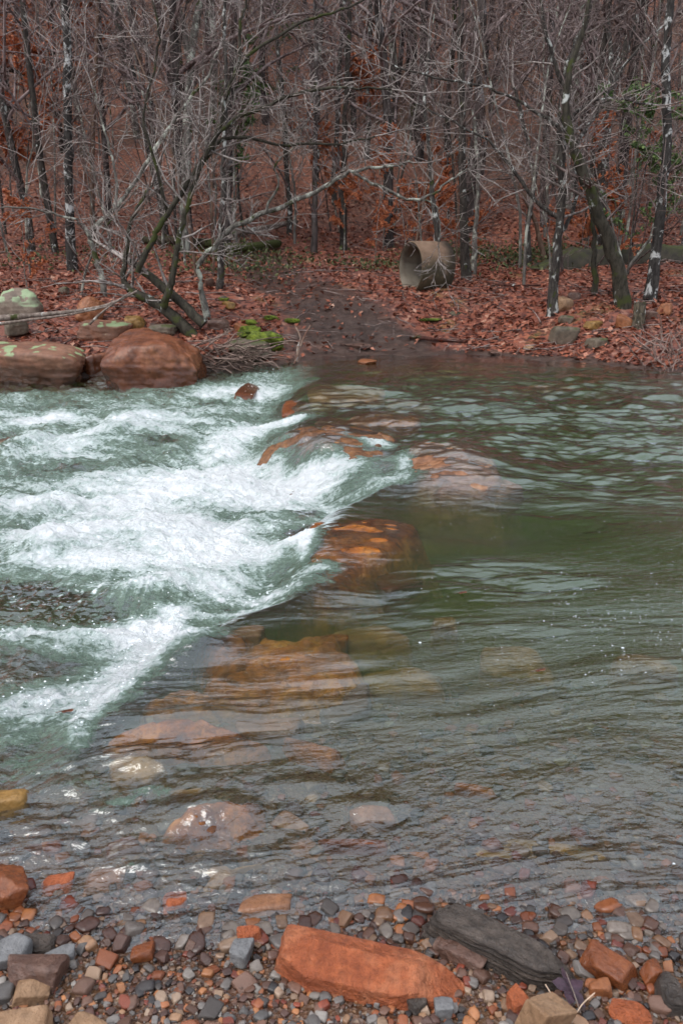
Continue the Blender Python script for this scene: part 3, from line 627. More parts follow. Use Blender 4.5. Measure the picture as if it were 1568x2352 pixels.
    sunk(800, 912, 190, 50, .02, .45, 0, 97, 'olive', 'brown rock under smooth water at the far end of the ledge')
    sunk(880, 978, 200, 26, .015, .35, 0, 99, 'slab', 'flat orange rock under a glassy sheet at the top of the ledge')
    sunk(760, 975, 100, 26, .01, .35, 0, 101, 'pink', 'pale pink rock the water slides over beside the upper foam')
    sunk(700, 1145, 200, 44, .02, .4, 0.1, 103, 'pink', 'purplish rock veiled by streaming white water')
    sunk(510, 1370, 130, 60, .03, .4, .1, 105, 'pink', 'pinkish rock seen through foam below the middle slab')
    sunk(60, 985, 150, 50, .0, .5, .2, 107, 'olive', 'olive brown rock under the breaking wave at the far left')
    sunk(20, 1855, 110, 60, -.05, .25, .2, 109, 'olive', 'mossy brown rock at the left edge of the near riffle', False)
    sunk(1020, 1408, 70, 34, .10, .3, 0, 111, 'olive', 'small ochre stone deep in the green water')
    sunk(1190, 1485, 190, 60, .12, .3, 0, 113, 'olive', 'ochre rock glimmering through the green water right of centre')
    sunk(930, 1530, 220, 60, .11, .3, 0, 115, 'olive', 'brown rock under rippled water right of the broad sunken slab')
    sunk(1000, 845, 420, 40, .05, .25, 0, 117, 'olive', 'long brown shelf of rock under shallow water at the far bank')
    sunk(1480, 1490, 170, 50, .10, .3, 0, 119, 'olive', 'brown sunken rock at the right edge of the green water')
    sunk(1250, 1960, 380, 70, .03, .14, -.15, 121, 'olive', 'long low brown rock under ripples at the lower right')
    sunk(1090, 1800, 110, 26, .04, .16, 0, 123, 'slab', 'small orange stone under grey ripples at the lower middle')
    rr = random.Random(9)
    PL = [(560, 1600, 120, 50), (800, 1600, 150, 50), (850, 1440, 170, 70), (620, 1660, 170, 40), (380, 1620, 120, 40), (720, 1720, 180, 44), (560, 1770, 150, 40), (420, 1830, 110, 34), (660, 1890, 100, 34), (300, 1960, 120, 36), (960, 1980, 130, 34), (180, 1900, 110, 36), (570, 2010, 90, 28),
          (560, 1440, 110, 40), (900, 1300, 120, 60), (760, 1210, 130, 36), (860, 1030, 120, 28), (620, 960, 90, 24), (940, 925, 140, 20), (1090, 895, 180, 20), (1240, 880, 160, 18), (1400, 895, 150, 18), (780, 880, 120, 18), (1150, 1130, 120, 26), (90, 1960, 120, 40), (760, 1460, 90, 34)]
    near_w = ['in the near shallows', 'under the smooth water of the ledge', 'below the far lip of the ledge']
    for i, (u, v, w, h) in enumerate(PL):
        mt = ['slab', 'umber', 'olive', 'pink', 'brown'][i % 5]; under = [.05, .07, .09, .06, .08][i % 5] if v < 1800 else [.012, .02, .028][i % 3]
        side = 'left' if u < 500 else 'middle' if u < 850 else 'right'
        sunk(u, v, w, h, under, .22, rr.uniform(-.6, .6), 600 + i, mt, f'{["rust orange", "dark brown", "ochre brown", "pale reddish", "deep brown"][i % 5]} flat stone number {i}', False, tilt=(rr.uniform(-.1, .1), rr.uniform(-.1, .1)), soft=16, sub=4)['label'] = SL[i]
    # --- near beach
    def B_(nm, u, v, wpx, ratio, hgt, rz, seed, mat, lab, lift=.6, Z=0.03, **kw):
        c = at(u, v, Z); k = ppm(c[1]); w = wpx / k; g = float(ground(c[0], c[1]))
        kw.setdefault('sub', 5)
        return rock(nm, c[0], c[1], g + hgt * lift, (w, w * ratio, hgt), rz, seed, M[mat], lab, 'rock', **kw)
    W_ = [((-1, -.05, .1), .97), ((1, -.1, .5), .95), ((0, -1, .05), .85), ((0, 1, .15), .80), ((-.02, -.42, 1), .74), ((.1, .5, 1), .78), ((0, 0, -1), .9), ((-.9, -.9, .05), .98), ((.7, -.9, .1), 1.02), ((-.5, .1, 1), .98), ((.6, .8, .2), 1.05)]
    B_('rock', 824, 2226, 385, .40, .16, R(-13), 131, 'block', 'large angular bright orange sandstone block on the gravel beach', .62, .06, planes=W_, soft=48, rough=.055)
    D_ = [((-1, 0, .2), .95), ((1, .0, .1), .97), ((0, -1, .2), .72), ((0, 1, .4), .60), ((0, -.25, 1), .55), ((0, 0, -1), .7), ((.8, -.8, .2), .9), ((-.8, .6, .2), .92), ((.8, .6, .4), .85)]
    B_('rock', 1148, 2180, 320, .40, .15, R(-33), 133, 'dark', 'long layered dark slate rock at the edge of the near shallows', .62, .04, planes=D_, soft=22, rough=.15, strata=34)
    B_('rock', 1400, 2222, 130, .62, .10, R(-35), 135, 'rust', 'wet glossy brown rock at the water edge on the right', .72, .04, soft=16)
    B_('rock', 1497, 2245, 50, 1.0, .06, .3, 137, 'rust', 'small wet brown rock beside the glossy brown rock', .8, .02)
    B_('rock', 1235, 2345, 98, .9, .20, .35, 139, 'tan', 'upright tan rock with a pointed top at the bottom edge', .75, .12, soft=22, tilt=(.1, .25))
    B_('rock', 1185, 2312, 42, 1.2, .07, .5, 141, 'block', 'thin reddish stone leaning on the pointed tan rock', .8, .05)
    B_('rock', 5, 2040, 90, 1.2, .16, .5, 143, 'rust', 'rust red rock at the left edge where the water meets the gravel', .7, .05, soft=16, tilt=(0, .5))
    B_('rock', 30, 2200, 92, .8, .08, .2, 145, 'grey', 'smooth blue grey flat stone at the left edge of the gravel', .8, .03, soft=14)
    B_('rock', 88, 2248, 150, .5, .10, -.03, 147, 'umber', 'oblong dark brown stone with a pale rim on the left gravel', .75, .04, soft=26)
    B_('rock', 70, 2290, 90, .7, .07, .2, 148, 'tan', 'brown wedge shaped stone below the oblong dark stone', .7, .04)
    B_('rock', 30, 2385, 190, .6, .10, .1, 149, 'tan', 'broad tan rock in the bottom left corner', .55, .08, soft=16)
    B_('rock', 200, 2398, 130, .7, .09, -.2, 151, 'tan', 'tan brown rock beside the broad one in the bottom left corner', .6, .07, soft=16)
    B_('rock', 555, 2190, 50, 1.3, .06, -.4, 153, 'grey', 'dark grey oval stone standing left of the orange block', .8, .03)
    B_('rock', 570, 2150, 70, .5, .05, .3, 155, 'block', 'flat orange stone tucked behind the dark grey oval stone', .8, .02)
    B_('rock', 1060, 2135 + 60, 130, .6, .07, -.5, 157, 'umber', 'flat wet reddish brown stone between the orange block and the slate rock', .6, .01)
    B_('rock', 1015, 2335, 48, .9, .06, .1, 159, 'grey', 'speckled grey round stone below the right end of the orange block', .8, .03)
    B_('rock', 955, 2325, 46, .9, .05, .7, 161, 'dark', 'black rough stone beside the speckled grey stone', .8, .03)
    B_('rock', 1375, 2290, 52, .7, .05, 0, 163, 'orange', 'orange brown oval stone on wet gravel at the lower right', .8, .02)
    B_('rock', 1440, 2348, 90, .7, .06, -.3, 165, 'block', 'flat reddish stone in the bottom right corner', .7, .02)
    B_('rock', 1540, 2310, 70, 1.3, .07, -.2, 167, 'dark', 'dark slate stone at the bottom right edge', .7, .02)
    B_('rock', 330, 2195, 60, .7, .05, .2, 169, 'rust', 'angular rust brown stone at the middle left of the gravel', .8, .02)
    B_('rock', 240, 2015, 120, .7, .05, .2, 171, 'pink', 'pink stone under thin rippling water at the near left', .5, .0)
    B_('rock', 125, 2030, 80, .8, .05, .2, 172, 'block', 'orange stone in shallow water at the near left', .6, .0)
    B_('rock', 400, 2070, 60, 1.0, .05, .2, 173, 'block', 'small reddish stone washed by the near shallows', .6, .0)
    B_('rock', 500, 2010, 90, .8, .04, .2, 175, 'tan', 'pale yellow stone under the near shallow water', .5, .0)
    B_('rock', 610, 2080, 150, .45, .05, .1, 177, 'pink', 'flat pinkish stone in the shallows behind the orange block', .6, .0)
    B_('rock', 85, 2180, 100, .6, .05, .1, 179, 'dark', 'flat dark stone at the left water edge', .7, .01)
    B_('rock', 140, 2205, 70, .7, .05, .4, 180, 'grey', 'triangular lilac grey stone right of the smooth blue grey stone', .8, .03)

PAL = {'grey': [(.14, .125, .115), (.19, .17, .155), (.095, .088, .083), (.25, .225, .20)], 'orange': [(.30, .11, .045), (.36, .15, .06), (.24, .075, .03)],
       'tan': [(.26, .17, .11), (.34, .24, .17), (.28, .16, .09)], 'brown': [(.11, .055, .036), (.15, .08, .055), (.08, .04, .03)],
       'red': [(.22, .055, .03), (.16, .04, .026)], 'dark': [(.045, .04, .04), (.065, .055, .05)]}
PN = list(PAL); PW = [.24, .17, .14, .28, .06, .11]
def build_pebbles():
    rng = random.Random(5); pm = pebble_mat(); protos = []
    for i in range(12):
        P, Fc = rock_verts((1, rng.uniform(.62, .95), rng.uniform(.4, .7)), 300 + i, 3, facets=9, boxy=.2, soft=rng.choice([7, 10, 16, 28]), rough=.08)
        protos.append(mesh('pebble', P, Fc, pm))
    n = 0; placed = []; tries = 0
    zones = [(-9, 'on the left gravel'), (-.45, 'left of the orange block'), (.05, 'beside the large orange block'), (.42, 'by the slate rock'), (.75, 'on the right gravel')]
    while n < 285 and tries < 9000:
        tries += 1
        y = rng.uniform(1.28, 1.86); x = rng.uniform(-1, 1) * (.25 + .5 * y)
        if rng.random() > .35 + .65 * sstep(.3, -.2, y - float(nearY(x))): continue
        s = rng.choice([.022, .028, .03, .036, .045, .06]) * rng.uniform(.85, 1.2)
        if any((x - a) ** 2 + (y - b) ** 2 < (.42 * (s + c)) ** 2 for a, b, c in placed): continue
        placed.append((x, y, s)); g = float(ground(x, y))
        k = rng.choices(PN, PW)[0]; o = obj('pebble', rng.choice(protos)); c = rng.choice(PAL[k]); j = rng.uniform(.8, 1.2)
        o.color = (c[0] * j, c[1] * j, c[2] * j, 1); o.location = (x, y, g + s * .14); o.scale = (s,) * 3
        o.rotation_euler = (rng.gauss(0, .25), rng.gauss(0, .25), rng.uniform(0, 6.28))
        zn = [z for z in zones if x > z[0]][-1][1]
        wet = y > float(nearY(x)) + .02
        sz = 'tiny' if s < .027 else ('small' if s < .042 else 'fist sized')
        zn = ('in the shallow water edge ' + zn.split(' ', 1)[0] + ' ' + zn.split(' ', 1)[1]) if wet and False else zn
        tag(o, f'{sz} {k} {"wet pebble in the shallows" if wet else "rounded pebble"} {zn}', 'pebble', 'pebbles of the near gravel beach')
        n += 1
    # the finer gravel, and the cobbles of the bed under the shallows
    rs = np.random.RandomState(11); base = [rock_verts((1, rs.uniform(.6, .95), rs.uniform(.4, .7)), 400 + i, 2, facets=8, boxy=.2, soft=14, rough=.06) for i in range(8)]
    VV = []; FF = []; TT = []; off = 0
    def scatter(N, fx, smin, smax, lift):
        nonlocal off
        for _ in range(N):
            x, y = fx(); s = smin + (smax - smin) * rs.rand() ** 2.2
            P, Fc = base[rs.randint(8)]; a = rs.rand() * 6.28; ca, sa = math.cos(a), math.sin(a)
            Q = P * s * np.array([1, 1, rs.uniform(.7, 1.1)]); Q = np.stack([Q[:, 0] * ca - Q[:, 1] * sa, Q[:, 0] * sa + Q[:, 1] * ca, Q[:, 2]], 1)
            XY.append((x, y)); VV.append(Q + np.array([x, y, s * lift])); FF.append(Fc + off); off += len(P)
            c = np.array(random.choice(PAL[random.choices(PN, PW)[0]])) * rs.uniform(.75, 1.2); TT.append(np.tile([*c, 1], (len(P), 1))); CN.append(len(P))
    XY = []; CN = []
    def f1():
        y = rs.uniform(1.25, 1.95); return rs.uniform(-1, 1) * (.25 + .55 * y), y
    def f2():
        y = 1.7 + 2.0 * rs.rand() ** 1.3; return rs.uniform(-1, 1) * (.25 + .6 * y), y
    scatter(5200, f1, .006, .022, .1)
    scatter(1700, f1, .018, .042, .16)
    scatter(2300, f2, .012, .075, .1)
    xy = np.array(XY); g = np.repeat(ground(xy[:, 0], xy[:, 1]), CN); V = np.concatenate(VV); V[:, 2] += g
    o = obj('gravel', mesh('gravel', V, np.concatenate(FF), gravel_mat(), True, {'tint': np.concatenate(TT)})); tag(o, 'fine mixed gravel and cobbles of beach and stream bed', 'gravel', kind='stuff')

# ------------------------------------------------------------------ trees
def tubes(polys, sides=5):
    V = []; Fc = []; off = 0; ang = np.arange(sides) * 2 * np.pi / sides; ca = np.cos(ang)[None, :, None]; sa = np.sin(ang)[None, :, None]
    for P, r in polys:
        P = np.asarray(P, float); r = np.asarray(r, float); n = len(P)
        if n < 2: continue
        t = np.gradient(P, axis=0); t /= np.linalg.norm(t, axis=1)[:, None] + 1e-9
        m = t.mean(0); ref = np.array([0, 0, 1.0]) if abs(m[2]) < .7 * np.linalg.norm(m) + 1e-9 else np.array([1.0, 0, 0])
        a = np.cross(t, ref); a /= np.linalg.norm(a, axis=1)[:, None] + 1e-9; b = np.cross(t, a)
        ring = P[:, None, :] + (a[:, None, :] * ca + b[:, None, :] * sa) * r[:, None, None]
        V.append(ring.reshape(-1, 3))
        i = (np.arange(n - 1)[:, None] * sides + np.arange(sides)[None, :]); j = (np.arange(n - 1)[:, None] * sides + (np.arange(sides)[None, :] + 1) % sides)
        Fc.append((np.stack([i, j, j + sides, i + sides], -1).reshape(-1, 4)) + off); off += n * sides
    return np.concatenate(V), np.concatenate(Fc)

def grow(rng, p, d, L, r, lvl, out, P):
    n = max(3, int(P['seg'][lvl])); st = L / n; pts = [p]; rr = [r]; d = d / np.linalg.norm(d)
    kids = P['kids'][lvl] if lvl < len(P['kids']) else 0
    wig = P['wig'][lvl]; trop = P['trop'][lvl]
    for i in range(n):
        d = d + rng.normal(0, wig, 3) + np.array([0, 0, trop]); d /= np.linalg.norm(d)
        p = p + d * st; pts.append(p); rr.append(max(P['rmin'], r * (1 - (i + 1) / n * P['taper'])))
    out[min(lvl, 1)].append((np.array(pts), np.array(rr)))
    if lvl >= P['max']: return
    for _ in range(kids):
        f = rng.uniform(P['from'][lvl], 1.0); k = f * n; i = min(n - 1, int(k)); q = pts[i] + (pts[i + 1] - pts[i]) * (k - i); dr = pts[i + 1] - pts[i]; dr = dr / np.linalg.norm(dr)
        s = rng.normal(0, 1, 3); s -= dr * s.dot(dr); s /= np.linalg.norm(s) + 1e-9
        if P.get('flat'): s[2] *= P['flat']; s /= np.linalg.norm(s) + 1e-9
        a = rng.uniform(*P['ang']); nd = dr * math.cos(a) + s * math.sin(a)
        grow(rng, q, nd, L * rng.uniform(*P['len'][lvl]) * (1.15 - .5 * f), max(P['rmin'], rr[i] * rng.uniform(.35, .6)), lvl + 1, out, P)

TREE = dict(seg=[12, 7, 4, 3, 3], kids=[15, 5, 4, 3], wig=[.05, .16, .22, .26, .3], trop=[.02, .04, .02, .0, 0], max=3, len=[(.2, .38), (.4, .65), (.45, .7), (.4, .7)], ang=(.6, 1.25), taper=.8, rmin=.009, **{'from': [.12, .15, .1, .1]})
SHRUB = dict(seg=[8, 7, 5, 4, 3], kids=[6, 5, 3, 3], wig=[.11, .12, .13, .14, .2], trop=[.01, .03, .01, .0, 0], max=3, len=[(.5, .8), (.5, .8), (.5, .8), (.4, .7)], ang=(.5, 1.2), taper=.7, rmin=.0055, flat=.6, **{'from': [.2, .1, .1, .1]})
SAP = dict(seg=[10, 5, 4, 3], kids=[9, 3, 2], wig=[.06, .15, .18, .2], trop=[.02, .05, .02, 0], max=3, len=[(.2, .4), (.4, .7), (.4, .7)], ang=(.5, 1.1), taper=.8, rmin=.0075, **{'from': [.15, .1, .1]})

def leafcards(pts, size, rng, fold=.3, droop=.4):
    n = len(pts); pts = np.asarray(pts)
    d = rng.normal(0, 1, (n, 3)); d[:, 2] -= droop; d /= np.linalg.norm(d, axis=1)[:, None]
    s = rng.normal(0, 1, (n, 3)); s -= d * (s * d).sum(1)[:, None]; s /= np.linalg.norm(s, axis=1)[:, None]; u = np.cross(d, s)
    L = size * rng.uniform(.6, 1.3, n)[:, None]; W = L * .32
    a = pts; b = pts + d * L * .5 + s * W + u * W * fold; c = pts + d * L; e = pts + d * L * .5 - s * W + u * W * fold; mdl = pts + d * L * .5
    V = np.stack([a, b, c, e], 1).reshape(-1, 3)
    Fc = (np.arange(n) * 4)[:, None] + np.array([[0, 1, 2, 3]])
    Fc = np.concatenate([(np.arange(n) * 4)[:, None] + np.array([[0, 1, 2]]), (np.arange(n) * 4)[:, None] + np.array([[0, 2, 3]])])
    return V, Fc, np.repeat(rng.rand(n), 4)

def make_tree(name, seed, h, r, P, bark, twig, loc, label, cat='tree', group=None, leaves=None, lean=(0, 0)):
    rng = np.random.RandomState(seed); out = [[], []]
    grow(rng, np.zeros(3) - np.array([0, 0, .2]), np.array([lean[0], lean[1], 1.0]), h, r, 0, out, P)
    root = empty(name, loc); tag(root, label, cat, group)
    V, Fc = tubes(out[0], 7); obj('trunk', mesh('trunk', V, Fc, bark), root)
    big = [q for q in out[1] if q[1][0] > .02]; sm = [q for q in out[1] if q[1][0] <= .02]
    V1, F1 = tubes(big, 4) if big else (np.zeros((0, 3)), np.zeros((0, 4), int)); V2, F2 = tubes(sm, 3)
    obj('crown', mesh('crown', np.concatenate([V1, V2]), np.concatenate([F1, F2 + len(V1)]), twig), root)
    if leaves:
        n, size, lm, f = leaves; src = [q for q in sm]; pts = []
        for _ in range(n):
            P_, _r = src[rng.randint(len(src))]; k = rng.randint(len(P_) - 1); pts.append(P_[k] + (P_[k + 1] - P_[k]) * rng.rand())
        V, Fc, ti = leafcards(pts, size, rng); obj('leaves', mesh('leaves', V, Fc, lm, False, {'tint': ti}), root)
    return root

def smooth_path(pts, rad, k=5):
    P = np.array(pts, float); t = np.arange(len(P)); n = (len(P) - 1) * k + 1; tt = np.linspace(0, len(P) - 1, n)
    out = []
    for x in tt:
        i = min(int(x), len(P) - 2); f = x - i; p0 = P[max(i - 1, 0)]; p1 = P[i]; p2 = P[i + 1]; p3 = P[min(i + 2, len(P) - 1)]
        out.append(.5 * ((2 * p1) + (-p0 + p2) * f + (2 * p0 - 5 * p1 + 4 * p2 - p3) * f * f + (-p0 + 3 * p1 - 3 * p2 + p3) * f ** 3))
    return np.array(out), np.interp(tt, t, rad)
def base_at(u, v, lo=12.2, hi=60):
    for Y in np.arange(lo, hi, .04):
        p = atY(u, v, Y)
        if ground(p[0], p[1]) > p[2]: return p
    return atY(u, v, hi)
def hero(name, stems, bark, twig, label, seed, P=SHRUB, tw=(16, 1.3), group=None, leaves=None, cat='tree', depth_wobble=.25):
    """stems: lists of (u, v, width px) with the first point on the ground or on another stem; depth drifts a little along each"""
    rng = np.random.RandomState(seed); b = base_at(*stems[0][0][:2]); Y0 = b[1]
    root = empty(name, b); tag(root, label, cat, group); out = [[], []]; mains = []
    for si, st in enumerate(stems):
        Y = Y0; pts = []; rad = []; yl = rng.normal(0, depth_wobble)
        for i, (u, v, w) in enumerate(st):
            yy = Y + yl * i / len(st) * 2; q = atY(u, v, yy); pts.append(q - b); rad.append(max(.006, w / 2 / ppm(yy, q[2])))
        if si == 0: pts[0] = pts[0] - np.array([0, 0, .15]); rad[0] *= 1.35
        pp, rr = smooth_path(pts, rad); pp[1:] += rng.normal(0, .012, (len(pp) - 1, 3)); mains.append((pp, rr))
        L = np.linalg.norm(np.diff(pp, axis=0), axis=1).sum(); cnt = int(tw[0] * L / 4.2)
        for _ in range(cnt):
            f = rng.uniform(.22, 1); i = min(len(pp) - 2, int(f * (len(pp) - 1))); dr = pp[i + 1] - pp[i]; dr /= np.linalg.norm(dr) + 1e-9
            s = rng.normal(0, 1, 3); s -= dr * s.dot(dr); s /= np.linalg.norm(s); a = rng.uniform(.5, 1.3)
            grow(rng, pp[i], dr * math.cos(a) + s * math.sin(a), tw[1] * rng.uniform(.4, 1.2), max(.006, min(.03, rr[i] * rng.uniform(.3, .55))), 2 if rng.rand() < .6 else 1, out, P)
        # end continues as a spray
        grow(rng, pp[-1], pp[-1] - pp[-3], tw[1], rr[-1], 1, out, P)
    V, Fc = tubes(mains, 8); obj('trunk', mesh('trunk', V, Fc, bark), root)
    tws = out[0] + out[1]; big = [q for q in tws if q[1][0] > .018]; sm = [q for q in tws if q[1][0] <= .018]
    V1, F1 = tubes(big, 4) if big else (np.zeros((0, 3)), np.zeros((0, 4), int)); V2, F2 = tubes(sm, 3)
    obj('crown', mesh('crown', np.concatenate([V1, V2]), np.concatenate([F1, F2 + len(V1)]), twig), root)
    if leaves:
        n, size, lm = leaves; pts = []
        for _ in range(n):
            P_, _r = sm[rng.randint(len(sm))]; k = rng.randint(len(P_) - 1); pts.append(P_[k] + (P_[k + 1] - P_[k]) * rng.rand())
        V, Fc, ti = leafcards(pts, size, rng); obj('leaves', mesh('leaves', V, Fc, lm, False, {'tint': ti}), root)
    return root

def build_trees():
    bk_dark = bark_mat('dark bark', (.022, .017, .014), (.06, .05, .042), .15, .15)
    bk_moss = bark_mat('mossy bark', (.02, .017, .012), (.055, .048, .035), .2, .35, 5)
    bk_lich = bark_mat('lichen spotted bark', (.022, .018, .016), (.075, .065, .056), .42, .1, 8.0, (.40, .41, .38))
    bk_birch = bark_mat('white patched bark', (.018, .015, .014), (.05, .045, .04), .48, 0, 6.0, (.44, .44, .42))
    bk_pale = bark_mat('pale grey bark', (.07, .062, .052), (.17, .155, .135), .55, .15, 5, (.36, .37, .31))
    bk_tan = bark_mat('tan bark', (.09, .055, .038), (.17, .11, .08), .1, 0, 5)
    bk_far = bark_mat('hillside bark', (.022, .017, .015), (.085, .068, .062), .42, .1, 2.5, (.20, .185, .18))
    tw_pale = twig_mat('pale twigs', (.10, .082, .074), (.31, .27, .245))
    tw_mid = twig_mat('brown twigs', (.07, .048, .042), (.17, .13, .12))
    tw_far = twig_mat('hillside twigs', (.07, .048, .044), (.24, .185, .175))
    tw_dark = twig_mat('dark twigs', (.03, .023, .02), (.09, .075, .065))
    lf_or = leaf_mat('rust beech leaves', [(.24, .06, .025), (.40, .115, .045), (.48, .19, .085)])
    lf_gr = leaf_mat('evergreen leaves', [(.03, .055, .018), (.07, .12, .035), (.14, .19, .06)])
    # --- trees of the near edge of the far bank
    hero('tree', [[(458, 768, 26), (383, 713, 24), (312, 673, 20), (285, 647, 15), (287, 592, 11), (297, 517, 9), (320, 470, 8), (350, 420, 6)],
                  [(468, 745, 24), (403, 683, 22), (350, 640, 20), (304, 602, 16)],
                  [(316, 625, 13), (353, 542, 13), (384, 491, 12), (430, 420, 11), (475, 345, 11), (503, 290, 10), (518, 220, 10), (545, 150, 8), (552, 60, 7), (566, 0, 6), (575, -80, 5)],
                  [(373, 705, 18), (392, 658, 17), (403, 592, 14), (420, 510, 12), (446, 420, 11), (480, 335, 10), (530, 280, 9), (620, 240, 8), (700, 208, 7), (800, 200, 5), (900, 205, 4)],
                  [(545, 150, 8), (600, 105, 7), (700, 48, 6), (800, 15, 5), (880, -30, 4)],
                  [(430, 430, 10), (500, 330, 9), (560, 315, 7), (640, 330, 6), (760, 330, 5), (860, 315, 4)],
                  [(384, 491, 8), (360, 380, 7), (330, 280, 6), (350, 180, 5), (365, 90, 5), (350, 0, 4)]],
         bk_moss, tw_pale, 'leaning tree with several dark mossy stems at the water of the left bank', 11, tw=(15, 1.3))
    hero('tree', [[(480, 735, 15), (462, 663, 13), (458, 607, 12), (485, 572, 12), (534, 522, 12), (604, 491, 11), (725, 441, 10), (790, 402, 9), (850, 386, 7), (905, 380, 5), (945, 370, 4)],
                  [(815, 398, 7), (865, 425, 7), (950, 458, 6), (1000, 440, 5), (1045, 405, 4), (1090, 380, 3)],
                  [(945, 458, 4), (1000, 470, 4), (1010, 520, 3), (1005, 570, 2)],
                  [(604, 491, 7), (640, 420, 5), (630, 380, 4), (680, 330, 3), (700, 280, 3)]],
         bk_pale, tw_pale, 'bent pale branch arching from the left bank to the right over the path', 12, tw=(13, .9), depth_wobble=.15)
    hero('tree', [[(502, 665, 14), (508, 560, 14), (511, 450, 12), (515, 340, 11), (520, 200, 9), (515, 60, 8), (520, -60, 6)]], bk_lich, tw_mid, 'straight spotted trunk right behind the leaning mossy stems', 13, tw=(9, 1.0))
    hero('tree', [[(243, 682, 13), (232, 630, 13), (217, 582, 13), (209, 537, 13), (227, 512, 12), (262, 481, 10), (310, 420, 9), (370, 318, 9), (430, 235, 8), (470, 185, 6), (500, 120, 5)],
                  [(209, 545, 8), (175, 505, 6), (120, 490, 5), (50, 475, 4), (-30, 480, 3)], [(262, 481, 8), (265, 400, 6), (240, 300, 5), (215, 200, 4)]],
         bk_pale, tw_pale, 'small pale forked tree standing behind the rocks of the left bank', 14, tw=(14, 1.2))
    hero('tree', [[(166, 620, 22), (160, 500, 21), (158, 350, 21), (155, 200, 20), (152, 60, 19), (150, -60, 18), (150, -400, 14)]], bk_birch, tw_mid, 'dark trunk with white lichen patches at the upper left', 15, P=TREE, tw=(4, 1.2))
    hero('tree', [[(790, 572, 14), (789, 400, 12), (792, 300, 12), (800, 100, 11), (802, -60, 10)]], bk_dark, tw_mid, 'slim dark straight tree left of the path bend', 16, tw=(7, 1.0))
    hero('tree', [[(722, 582, 13), (722, 400, 11), (726, 200, 10), (722, -60, 8)]], bk_far, tw_far, 'slim grey tree beyond the path left of the dark straight one', 17, tw=(7, 1.0))
    hero('tree', [[(1070, 640, 21), (1064, 500, 18), (1060, 300, 16), (1057, 120, 15), (1060, -60, 13)]], bk_dark, tw_mid, 'straight dark tree just right of the concrete pipe', 18, tw=(8, 1.2))
    hero('tree', [[(1088, 628, 12), (1092, 520, 10), (1098, 400, 9), (1085, 250, 7)]], bk_pale, tw_mid, 'thin grey tree touching the dark tree right of the pipe', 19, tw=(8, .9))
    hero('tree', [[(1018, 660, 17), (1008, 590, 14), (1000, 500, 13), (990, 420, 12), (985, 340, 10), (975, 240, 8), (985, 120, 6)]], bk_lich, tw_pale, 'thin spotted tree standing in front of the concrete pipe', 20, tw=(12, 1.0))
    hero('tree', [[(1268, 722, 24), (1272, 650, 22), (1281, 545, 20), (1290, 430, 19), (1288, 300, 20), (1296, 200, 18), (1318, 110, 13), (1350, 30, 11), (1375, -60, 9)],
                  [(1296, 210, 12), (1270, 130, 10), (1250, 60, 8), (1240, -40, 6)], [(1283, 500, 12), (1230, 460, 9), (1180, 390, 8), (1130, 330, 6), (1060, 290, 5), (960, 240, 4)],
                  [(1290, 300, 10), (1220, 250, 7), (1120, 200, 6), (1020, 180, 5), (900, 150, 4)], [(1281, 545, 10), (1320, 470, 9), (1325, 330, 8), (1370, 260, 7), (1440, 140, 6), (1520, 60, 4)],
                  [(1288, 320, 8), (1330, 250, 7), (1400, 225, 5), (1500, 240, 4)]],
         bk_lich, tw_pale, 'pale based tree with dark upper forks at the front of the right bank', 21, tw=(13, 1.4))
    hero('tree', [[(1436, 705, 34), (1418, 620, 32), (1385, 520, 29), (1352, 430, 27), (1322, 350, 23), (1300, 270, 20), (1305, 180, 14), (1340, 60, 10), (1365, -50, 8)]],
         bk_moss, tw_mid, 'thick mossy tree leaning left on the right bank', 22, tw=(10, 1.3))
    hero('tree', [[(1372, 560, 18), (1382, 420, 24), (1390, 300, 25), (1400, 215, 22), (1435, 120, 18), (1465, 10, 14), (1480, -80, 12)], [(1400, 215, 13), (1400, 100, 11), (1390, -40, 9)]], bk_lich, tw_mid, 'forked grey tree rising behind the leaning mossy tree', 23, tw=(8, 1.2))
    hero('tree', [[(1493, 690, 27), (1505, 580, 25), (1520, 430, 24), (1532, 300, 22), (1528, 150, 20), (1540, 0, 18), (1545, -90, 16)]], bk_birch, tw_mid, 'white blotched tree near the right edge of the picture', 24, tw=(8, 1.3))
    hero('tree', [[(1368, 680, 14), (1364, 600, 12), (1362, 500, 10), (1350, 400, 8)]], bk_moss, tw_mid, 'short dark sapling between the pale based and mossy trees', 25, tw=(10, .9))
    hero('tree', [[(1256, 600, 10), (1222, 490, 9), (1165, 390, 8), (1130, 320, 7), (1110, 180, 7), (1100, 60, 6), (1085, -60, 5)]], bk_tan, tw_mid, 'thin tan stem curving up left behind the pale based tree', 26, tw=(8, 1.0))
    hero('tree', [[(1215, 608, 14), (1212, 520, 12), (1225, 420, 11), (1205, 300, 9), (1180, 200, 7)]], bk_lich, tw_pale, 'grey spotted sapling left of the pale based tree', 27, tw=(12, 1.1))
    hero('tree', [[(212, 565, 11), (212, 400, 10), (215, 250, 10), (222, 100, 9), (222, -60, 8)]], bk_tan, tw_far, 'thin tan trunk right of the white patched trunk', 28, tw=(6, .9))
    hero('tree', [[(-30, 340, 12), (0, 176, 9), (70, 168, 8), (150, 138, 6), (240, 110, 5), (340, 95, 3)]], bk_dark, tw_pale, 'branch reaching in from the upper left edge', 29, tw=(14, 1.1))
    # --- shrubs, saplings and hillside trees: a few kinds, copied
    rng = random.Random(21)
    gz = lambda x, y: float(ground(x, y))
    protos = [make_tree('bare_shrub', 50 + i, rng.uniform(2.6, 3.8), .03, SHRUB, bk_pale, tw_pale if i % 2 else tw_mid, (0, 0, 0), 'x', 'shrub') for i in range(5)]
    sp = []
